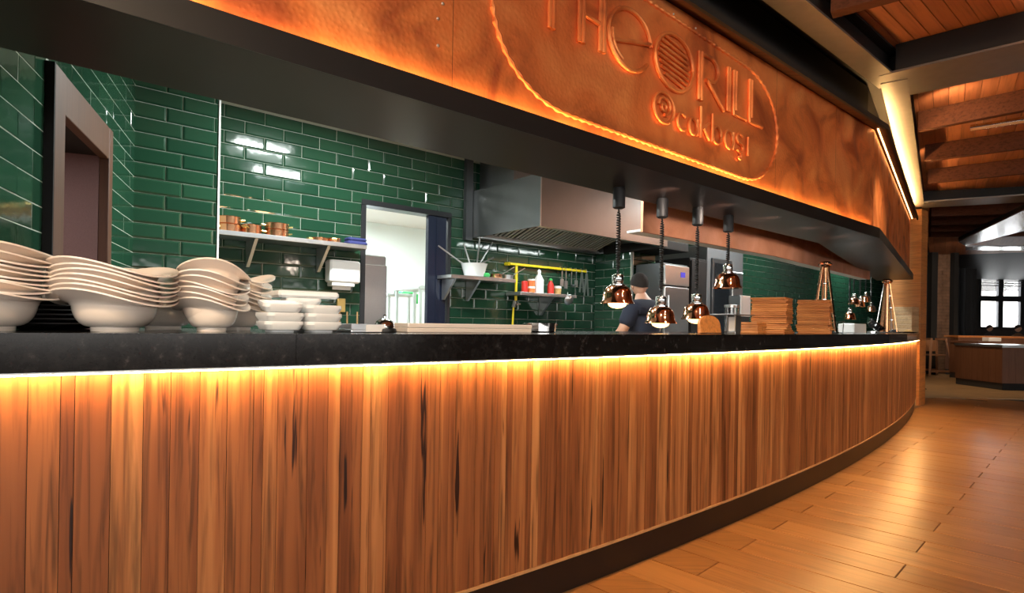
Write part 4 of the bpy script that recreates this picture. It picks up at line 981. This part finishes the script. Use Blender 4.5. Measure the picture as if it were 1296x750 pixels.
# head
def head_mesh():
    vs = []; fs = []; nu, nv = 28, 20
    for j in range(nv+1):
        ph = PI*j/nv
        for i in range(nu):
            th = 2*PI*i/nu; x = math.sin(ph)*math.cos(th); y = math.sin(ph)*math.sin(th); z = math.cos(ph)
            X, Y, Z_ = x*.078, y*.098, z*.118
            if z < 0: X *= 1-.32*(-z)**1.3; Y *= 1-.12*(-z)
            if y > .5:   # face side
                f = (y-.5)/.5
                if abs(x) < .2: Y += .022*math.exp(-((z+.12)/.16)**2)*(1-abs(x)/.2)*f      # nose
                Y -= .010*math.exp(-((z-.06)/.1)**2)*math.exp(-((abs(x)-.32)/.16)**2)*f    # eye sockets
                Y += .006*math.exp(-((z+.45)/.1)**2)*math.exp(-(x/.3)**2)*f                # lips
                Y += .01*math.exp(-((z+.85)/.15)**2)*f                                     # chin
            vs.append((X, Y, Z_))
    for j in range(nv):
        for i in range(nu):
            k = (i+1) % nu; fs.append((j*nu+i, (j+1)*nu+i, (j+1)*nu+k, j*nu+k))
    m = MB(); m.add(vs, fs)
    for sg_ in (-1, 1):   # ears
        m.lathe([(.004, -.008), (.02, -.004), (.022, .004), (.012, .007)], 12, (0, 0, 0)); k = len(m.v)-48
        for q in range(k, len(m.v)):
            a, b, c_ = m.v[q]; m.v[q] = (sg_*(.076+c_), b*.8-.005, a*1.4-.01)
    m.sm = True; return m
hz_ = 1.625
hd_ = obj('head', head_mesh(), 'skin', ch, (0, .085, hz_)); hd_.rotation_euler = (-.3, 0, -.5)
hm = MB(); vs = []; fs = []; nu, nv = 28, 12
for j in range(nv+1):
    for i in range(nu):
        th = 2*PI*i/nu; back = (1-math.sin(th))/2; phm = PI*(.36+.3*back)
        ph = phm*j/nv; rr = 1.0+.05*math.sin(7*th)*.3
        vs.append((math.sin(ph)*math.cos(th)*.087*rr, math.sin(ph)*math.sin(th)*.107*rr, math.cos(ph)*.128))
for j in range(nv):
    for i in range(nu): k = (i+1) % nu; fs.append((j*nu+i, (j+1)*nu+i, (j+1)*nu+k, j*nu+k))
hm.add(vs, fs); hm.sm = True
o = obj('hair', hm, 'hair', ch, (0, .085, hz_)); o.rotation_euler = (-.3, 0, -.5)
for sg_, x in ((-1, -.028), (1, .028)):
    e_ = obj('eye', MB().lathe([(.002, -.011), (.008, -.007), (.011, 0), (.008, .007), (.002, .011)], 12), 'plastic_white', hd_, (x, .083, .006))
# shirt and trousers over the body
skin_fig('shirt', [(0, 0, .9), (0, .01, 1.12), (0, .03, 1.32), (0, .034, 1.42), (0, .045, 1.475), (-.17, .03, 1.395), (-.255, .06, 1.2), (.17, .03, 1.395), (.255, .06, 1.2)], [(0, 1), (1, 2), (2, 3), (3, 4), (3, 5), (5, 6), (3, 7), (7, 8)],
         [(.18, .14), (.18, .138), (.205, .145), (.15, .11), (.07, .07), (.09, .09), (.075, .075), (.09, .09), (.075, .075)], 'shirt', ch)
skin_fig('trousers', [(0, 0, .96), (-.1, 0, .86), (-.11, .02, .48), (-.12, -.01, .1), (.1, 0, .86), (.11, .02, .48), (.12, -.01, .1)], [(0, 1), (1, 2), (2, 3), (0, 4), (4, 5), (5, 6)],
         [(.175, .135), (.12, .12), (.09, .09), (.08, .08), (.12, .12), (.09, .09), (.08, .08)], 'trousers', ch)
for sg_ in (-1, 1):   # hands with five fingers each
    bx, by, bz_ = sg_*.17, .36, 1.04
    vv = [(bx, by, bz_), (bx-sg_*.0, by+.05, bz_-.005)]; ee = [(0, 1)]; rr = [(.028, .02), (.036, .017)]
    for k, (dx, ln) in enumerate([(-.027, .06), (-.009, .072), (.009, .068), (.027, .052)]):
        i0 = len(vv); vv += [(bx+dx, by+.09, bz_-.008), (bx+dx*1.1, by+.09+ln*.5, bz_-.02), (bx+dx*1.1, by+.09+ln*.85, bz_-.045)]; ee += [(1, i0), (i0, i0+1), (i0+1, i0+2)]; rr += [(.0095, .0095), (.0085, .0085), (.007, .007)]
    i0 = len(vv); vv += [(bx-sg_*.035, by+.045, bz_-.012), (bx-sg_*.05, by+.085, bz_-.025)]; ee += [(0, i0), (i0, i0+1)]; rr += [(.011, .011), (.009, .009)]
    skin_fig('hand', vv, ee, rr, 'skin', ch, 0, 1)
    obj('shoe', MB().bbox(sg_*.12-.05, sg_*.12+.05, -.09, .2, .008, .075, .02), 'cable_black', ch)
# ------------------------------------------------------------------ dining room ceiling, beams
def poly3(pts, z0, z1): return MB().prism([tuple(p[:2]) for p in pts], z0, z1)
cl = struct('ceiling', MB().box(-9, 26, -9, 30, 3.23, 3.45), 'beam_black', label='dark timber plank ceiling of the dining room')
zc = 3.2
cp1 = MB().bbox(0, 8.2, .0015, .0885, 0, .02, .002).mesh('ceiling_plank'); cp1.materials.append(M['ceiling_wood'])
for i in range(52):
    n_ = 1.42-.09*i
    o = obj('ceiling_plank', cp1, None, cl, (*W(-2.9, n_)[:2], zc), A)
A2 = math.radians(90-36.8); D2 = (math.cos(A2), math.sin(A2)); N2 = (-D2[1], D2[0])
org = (2.85, 4.36)
def W2(u, v): return (org[0]+u*D2[0]+v*N2[0], org[1]+u*D2[1]+v*N2[1])
cp2 = MB().bbox(0, 14, .0015, .1085, 0, .02, .002).mesh('ceiling_plank'); cp2.materials.append(M['ceiling_wood'])
for i in range(40):
    v = -.12-.11*i
    o = obj('ceiling_plank', cp2, None, cl, (*W2(.35+.0*i+max(0, .11*i)*.1, v), zc-.001-(0.0)), A2)
# main steel beams (I section)
def ibeam(label, a, b, wdt, z0=3.0, h=.18, tone='beam_steel', name='steel_beam'):
    t = thing(name, label, 'beam'); a = Vector(a); b = Vector(b); d = (b-a).normalized(); nn = Vector((-d.y, d.x))
    def q(o0, o1): return [tuple(a+nn*o0), tuple(b+nn*o0), tuple(b+nn*o1), tuple(a+nn*o1)]
    obj('lower_flange', poly3(q(-wdt/2, wdt/2), z0, z0+.015), tone, t)
    obj('web', poly3(q(-.02, .02), z0+.0155, z0+h-.0005), 'beam_black', t)
    obj('upper_flange', poly3(q(-wdt/2, wdt/2), z0+h, z0+h+.015), 'beam_black', t)
    return t
ibeam('long steel beam running above the copper bulkhead', W(-3, 1.54)[:2], W(4.98, 1.54)[:2], .16)
ibeam('steel beam bending back from the corner to the wooden pier, lit yellow below', (2.81, 4.29), (6.05, 8.65), .17, z0=2.994)
a_ = Vector(hit(1129, 92, 3.0)); b_ = Vector(hit(1146, 121, 3.0)); dC = (Vector(hit(1296, 53, 3.0))-a_).normalized()
cc = thing('steel_crossbeam', 'broad steel crossbeam leaving the corner toward the right, lit at its end', 'beam')
obj('lower_plate', poly3([a_-dC*.08, b_-dC*.08, b_+dC*6, a_+dC*6], 2.997, 3.012), 'beam_steel', cc)
obj('side_plate', poly3([a_+dC*.02, a_+dC*6, a_+dC*6+Vector((.02, .02)), a_+dC*.02+Vector((.02, .02))], 3.0155, 3.197), 'beam_black', cc)
obj('side_plate', poly3([b_+dC*.02, b_+dC*6, b_+dC*6-Vector((.02, .02)), b_+dC*.02-Vector((.02, .02))], 3.0155, 3.197), 'beam_black', cc)
def rafter(label, p0, p1, wd=.07, z0=3.02, h=.177, ext=5):
    a = Vector(hit(*p0, z0)); b = Vector(hit(*p1, z0)); d = (b-a).normalized(); a = a+d*.03; nn = Vector((-d.y, d.x))
    if nn.y < 0: nn = -nn
    tag(obj('timber_rafter', poly3([a, a+d*ext, a+d*ext+nn*wd, a+nn*wd], z0, z0+h), 'rafter_wood'), label, 'rafter')
rafter('short timber rafter end at the top of the picture left of the crossbeam', (1044, 17), (1107, 0), .09, 3.02)
rafter('first timber rafter beyond the broad crossbeam', (1157, 166), (1296, 139))
rafter('second timber rafter beyond the broad crossbeam', (1166, 204), (1296, 187))
rafter('third timber rafter beyond the broad crossbeam', (1171, 232), (1296, 219))
a_ = Vector(hit(1168, 256, 3.0)); b_ = Vector(hit(1169, 263, 3.0)); c_ = Vector(hit(1296, 256, 3.0)); d_ = Vector(hit(1296, 247, 3.0))
cc = thing('steel_crossbeam', 'thin bright steel crossbeam meeting the top of the wooden pier', 'beam')
obj('lower_plate', poly3([a_, b_, c_+(c_-b_)*1.5, d_+(d_-a_)*1.5], 3.0, 3.02), 'beam_steel', cc)
obj('web', poly3([a_*.5+b_*.5, b_*.4+a_*.6, c_+(c_-b_)*1.5, (c_+(c_-b_)*1.5)*.995], 3.0205, 3.197), 'beam_black', cc)
for i, (py0, py1) in enumerate([(274, 270), (285, 282), (293, 291), (300, 298.5)]):
    rafter(['fourth', 'fifth', 'sixth', 'seventh'][i]+' timber rafter from the front, in the dark beyond the pier', (1176, py0-.6), (1296, py1), .08, ext=9)
# bright diagonal and horizontal girders
g1 = thing('white_girder', 'bright pale diagonal girder under the dark ceiling at the right', 'beam')
obj('lower_plate', poly3([hit(1213, 306, 2.9), hit(1222, 311, 2.9), hit(1300, 291, 2.9), hit(1300, 264, 2.9)], 2.9, 2.93), 'bright_steel', g1)
obj('upper_plate', poly3([hit(1213, 306, 2.9), hit(1222, 311, 2.9), hit(1300, 291, 2.9), hit(1300, 264, 2.9)], 2.931, 2.99), 'beam_black', g1)
g2 = thing('pale_girder', 'thin pale horizontal girder behind the bright diagonal one', 'beam')
obj('lower_plate', poly3([hit(1222, 312, 2.88), hit(1222, 316.5, 2.88), hit(1330, 317, 2.88), hit(1330, 312, 2.88)], 2.88, 2.91), 'bright_steel', g2)
# ceiling duct near the rafters and sprinkler
tag(obj('track_lamp', MB().tube([(0, 0, 0), (.5, .02, 0)], .03, 10).tube([(.1, 0, .02), (.1, 0, .14)], .008, 6), 'chrome', None, (*hit(1228, 162, 3.1), 3.1), -.7), 'shiny tubular lamp fixed between the first two rafters', 'lamp')
tag(obj('sprinkler', MB().lathe([(.03, 0), (.03, .008), (.01, .012), (.01, .04)], 14), 'plastic_white', None, (*hit(1203, 203, 3.22), 3.22)), 'small white sprinkler head between the second and third rafters', 'sprinkler')
# ------------------------------------------------------------------ far dining room
def atZ(px, py, Y):
    a, b = ray(px, py); return a*Y, Y, H+b*Y
def zone(px0, px1, py0, py1, Y):
    x0 = atZ(px0, py1, Y)[0]; x1 = atZ(px1, py1, Y)[0]; z1_ = atZ((px0+px1)/2, py0, Y)[2]; z0_ = atZ((px0+px1)/2, py1, Y)[2]; return x0, x1, z0_, z1_
# steel posts and brick pillar
YB = 15.5
x0, x1, _, _ = zone(1186, 1206, 300, 430, YB)
bp_ = thing('brick_pillar', 'brown brick pillar between black steel posts at the back', 'pillar', (x0, YB, 0))
obj('core', MB().box(.01, x1-x0-.01, .02, .5, .005, 3.25), 'wall_dark', bp_)
m = MB(); nr = 38
for r in range(nr):
    x = -.11 if r % 2 else 0
    while x < x1-x0-.01:
        a, b = max(0, x), min(x1-x0, x+.215); dpt = random.uniform(0, .018)
        if b-a > .03: m.box(a+.004, b-.004, -dpt, .02, .03+r*.085, .03+r*.085+.078)
        x += .22
simple('brick', (.2, .115, .075), .85, var=.6, bscale=6, bump=.3)
tag(obj('bricks', m, 'brick', bp_), kind='stuff')
for px0, px1, lb in [(1178, 1185.5, 'black steel post left of the brick pillar'), (1206.5, 1212, 'black steel post right of the brick pillar')]:
    x0, x1, _, _ = zone(px0, px1, 300, 430, YB-.4)
    tag(obj('steel_post', MB().box(x0, x1, YB-.4, YB-.25, .005, 3.25), 'beam_black'), lb, 'post')
# dark curtain wall, back wall with windows
YW = 23.0
wx0 = atZ(1238, 400, YW)[0]; z_w0 = atZ(1260, 416, YW)[2]; z_w1 = atZ(1260, 346, YW)[2]; z_tr = atZ(1260, 378, YW)[2]
struct('wall_far', MB().box(-3, wx0, YW, YW+.2, 0, 3.34).box(wx0, 24, YW, YW+.2, 0, z_w0).box(wx0, 24, YW, YW+.2, z_w1, 3.22), 'wall_dark', label='dark far wall of the dining room')
xs = [wx0, atZ(1266, 400, YW)[0]]; 
while xs[-1] < 23: xs.append(xs[-1]+(xs[1]-xs[0]))
for i, (a, b) in enumerate(zip(xs[:-1], xs[1:])):
    wn = thing(f'window_{i+1}', 'bright window in the far wall with a grey blind over its top part' , 'window'); wn['kind'] = 'structure'
    wn['label'] = ['leftmost bright window beside the dark curtain', 'second bright window from the dark curtain', 'bright window third from the dark curtain', 'bright window farthest to the right'][min(i, 3)]+' in the far wall'
    obj('frame', MB().box(a, a+.1, YW-.02, YW+.1, z_w0, z_w1).box(b-.1, b-.001, YW-.02, YW+.1, z_w0, z_w1).box(a+.1, b-.1, YW-.02, YW+.1, z_w0, z_w0+.08).box(a+.1, b-.1, YW-.02, YW+.1, z_w1-.08, z_w1).box(a+.1, b-.1, YW-.02, YW+.1, z_tr-.1, z_tr+.12), 'frame_dark', wn)
    obj('pane', MB().box(a+.1, b-.1, YW+.03, YW+.04, z_w0+.08, z_tr-.1), 'window_glass', wn); obj('pane', MB().box(a+.1, b-.1, YW+.03, YW+.04, z_tr+.12, z_w1-.08), 'window_glass', wn)
    m = MB(); zz = z_tr+.5
    while zz < z_w1-.08: m.box(a+.1, b-.1, YW-.1, YW-.04, zz, zz+.03); zz += .1
    obj('blind', m, 'beam_steel', wn)
cx0, cx1 = atZ(1212, 400, 18)[0], atZ(1236, 400, 18)[0]
m = MB(); kx = cx0; pts = []
while kx < cx1: pts.append((kx, 18+.06*math.sin(kx*28))); kx += .03
m.prism(pts+[(p[0], p[1]+.05) for p in reversed(pts)], .01, 3.1)
tag(obj('dark_curtain', m, 'curtain_dark'), 'tall dark curtain between the brick pillar and the far windows', 'curtain')
struct('wall_right', MB().box(24, 24.2, -9, YW, 0, 3.34), 'wall_dark', label='dark right wall of the dining room')
# rear wall behind the viewer: band of windows
struct('wall_rear', MB().box(-9, 26, -6.2, -6, 0, .8).box(-9, 26, -6.2, -6, 2.5, 3.34).box(-9, -7, -6.2, -6, .8, 2.5), 'wall_dark', label='dark wall opposite the serving counter, with a band of windows')
ww = thing('window_9', 'window band opposite the serving counter', 'window'); ww['kind'] = 'structure'
for i in range(16): obj('frame', MB().box(-7+i*2.0, -6.9+i*2.0, -6.15, -6.05, .8, 2.5), 'frame_dark', ww)
struct('wall_west', MB().box(-9.2, -9, -6.2, 12, 0, 3.34), 'wall_dark', label='dark wall to the left of the viewer')
# kitchen end wall behind pier (dark lobby)
struct('wall_lobby', MB().prism([W(10.55, 3.05)[:2], W(10.65, 3.0)[:2], W(18.05, 4.9)[:2], W(18.0, 5.0)[:2]], 0, 3.18), 'wall_dark', label='dark wall closing the kitchen on the right')
# low wood clad stations
def station(label, px0, px1, py0, py1, Y, depth, name='service_station', top='steel', ang=0):
    x0, x1, z0_, z1_ = zone(px0, px1, py0, py1, Y)
    t = thing(name, label, 'cabinet', (x0, Y, 0), ang); wd = x1-x0
    k = max(2, int(wd/.12))
    obj('core', MB().box(.02, wd-.02, .02, depth, .006, z1_-.05), 'wall_dark', t)
    for i in range(k): obj('cladding_plank', MB().box(wd*i/k+.002, wd*(i+1)/k-.002, 0, .019, .14, z1_-.05), 'brown_wood', t)
    if ang or True:
        kk = max(2, int(depth/.15))
        for i in range(kk): obj('cladding_plank', MB().box(0, .019, .02+(depth-.02)*i/kk, .02+(depth-.02)*(i+1)/kk-.004, .14, z1_-.05), 'brown_wood', t)
    obj('plinth', MB().box(.03, wd-.02, .01, .019, .006, .139), 'beam_black', t)
    obj('top', MB().box(-.02, wd+.02, -.02, depth+.02, z1_-.049, z1_), top, t)
    return z1_
station('nearer wood clad station at the right picture edge with a pale metal top', 1268, 1345, 437, 492, 11.3, 1.2)
zq = station('reddish wood clad station between the high chair and the nearer station', 1238, 1275, 432, 480, 13.4, .9, top='brown_wood')
station('long low wooden bar running in front of the brick pillar', 1212, 1300, 425, 475, 14.85, .45, name='low_bar', top='board_wood')
for i in range(3):
    x, y, z = atZ(1222+i*12, 430, 15.2); 
for i, (px, lb) in enumerate([(1255, 'pale folded napkin pile on the reddish station')]):
    x, y, z = atZ(px, 432, 13.6); tag(obj('napkin_pile', MB().bbox(-.15, .15, -.1, .1, 0, .09, .01), 'plastic_white', None, (x, y, zq+.001)), lb, 'napkins')
# dining tables with chairs before the windows
def chair(label, px, Y, rz):
    x = atZ(px, 440, Y)[0]
    t = thing('dining_chair', label, 'chair', (x, Y, .006), rz, 'dining chairs by the far windows')
    obj('seat', MB().bbox(-.24, .24, -.23, .23, .42, .48, .02), 'upholstery', t)
    m = MB(); n_ = 12
    vs = []
    for r_ in (.25, .22):
        for z_ in (.46, .86):
            for k in range(n_+1):
                a = PI*.05+PI*.9*k/n_; vs.append((r_*math.cos(a), r_*math.sin(a)*.95, z_))
    q = n_+1; fs = []
    for k in range(n_):
        fs += [(k, k+1, q+k+1, q+k), (3*q+k, 3*q+k+1, 2*q+k+1, 2*q+k), (q+k, q+k+1, 3*q+k+1, 3*q+k), (2*q+k, 2*q+k+1, k+1, k)]
    fs += [(0, q, 3*q, 2*q), (n_, 2*q+n_, 3*q+n_, q+n_)]
    m.add(vs, fs); m.sm = True; obj('backrest', m, 'upholstery', t)
    for a in (-.19, .19):
        for b in (-.18, .18): obj('leg', MB().box(a-.02, a+.02, b-.02, b+.02, 0, .419), 'chair_wood', t)
for i, (px, Y, lb) in enumerate([(1226, 19.5, 'rounded dining chair left of the others against the curtain'), (1244, 19.0, 'rounded dining chair second from the curtain'), (1263, 20.3, 'rounded dining chair in front of the window mullion'), (1284, 18.8, 'rounded dining chair at the right before the second window')]): chair(lb, px, Y, .3*i)
# people sitting by the window, tiny
simple('jacket', (.03, .03, .035), .9); simple('jacket_tan', (.2, .1, .05), .9)
for i, (px, Y, mt, lb) in enumerate([(1252, 21.6, 'jacket', 'seated person in dark clothing before the far window mullion'), (1288, 20.0, 'jacket_tan', 'seated person in tan clothing near the right edge of the far window')]):
    x = atZ(px, 440, Y)[0]; t = thing('person', lb, 'person', (x, Y, 0), .2)
    skin_fig('body', [(0, 0, .56), (0, 0, .8), (0, .01, 1.03), (0, .02, 1.13), (-.18, .0, 1.0), (-.24, -.12, .8), (-.16, -.3, .78), (.18, .0, 1.0), (.24, -.12, .8), (.16, -.3, .78), (-.1, -.35, .55), (-.1, -.4, .1), (.1, -.35, .55), (.1, -.4, .1)],
             [(0, 1), (1, 2), (2, 3), (2, 4), (4, 5), (5, 6), (2, 7), (7, 8), (8, 9), (0, 10), (10, 11), (0, 12), (12, 13)], [.14, .14, .15, .06, .07, .05, .035, .07, .05, .035, .08, .05, .08, .05], mt, t, 0, 1)
    h_ = obj('head', head_mesh(), 'skin', t, (0, 0, 1.27)); h_.rotation_euler = (0, 0, PI+.3)
    obj('hair', hm.mesh('hair'), 'hair', t, (0, 0, 1.275)).rotation_euler = (0, 0, PI+.3)
# high chairs
def high_chair(label, px0, px1, Y):
    x0, x1 = atZ(px0, 460, Y)[0], atZ(px1, 460, Y)[0]; w_ = x1-x0; h_ = .93
    t = thing('high_chair', label, 'high chair', (x0, Y, .006), .15, 'wooden high chairs'); i_ = w_*.22
    for y in (0, .5):
        yo = .12 if y == 0 else -.12
        obj('leg', MB().bar((.02, y, .02), (i_, y+yo, h_), .05, .035), 'chair_wood', t); obj('leg', MB().bar((w_-.02, y, .02), (w_-i_, y+yo, h_), .05, .035), 'chair_wood', t)
        obj('foot_rail', MB().bar((.05, y+yo*.1, .14), (w_-.05, y+yo*.1, .14), .03, .05), 'chair_wood', t)
    obj('side_rail', MB().bar((i_, .1, h_), (i_, .4, h_), .05, .05), 'chair_wood', t); obj('side_rail', MB().bar((w_-i_, .1, h_), (w_-i_, .4, h_), .05, .05), 'chair_wood', t)
    obj('seat', MB().bbox(i_*.9, w_-i_*.9, .11, .4, .52, .55, .006), 'chair_wood', t); obj('backrest', MB().bbox(i_+.03, w_-i_-.03, .37, .395, .62, .9, .006), 'chair_wood', t)
high_chair('wooden high chair standing before the brick pillar', 1176, 1214, 14.2)
high_chair('second wooden high chair half hidden behind the end of the counter', 1150, 1172, 12.6)
t = thing('foot_rail_stand', 'low black metal rail standing on the floor by the counter end', 'rail', (*hit(1163, 493, 0), .006), .3)
obj('post', MB().box(.12, .145, 0, .025, 0, .3), 'beam_black', t); obj('post', MB().box(.12, .145, .5, .525, 0, .3), 'beam_black', t); obj('rail', MB().box(-.1, .15, 0, .03, .3005, .33).box(-.1, .15, .5, .53, .3005, .33), 'steel', t); obj('foot', MB().box(-.05, .2, .0, .03, -.001, .012).box(-.05, .2, .5, .53, -.001, .012), 'beam_black', t)
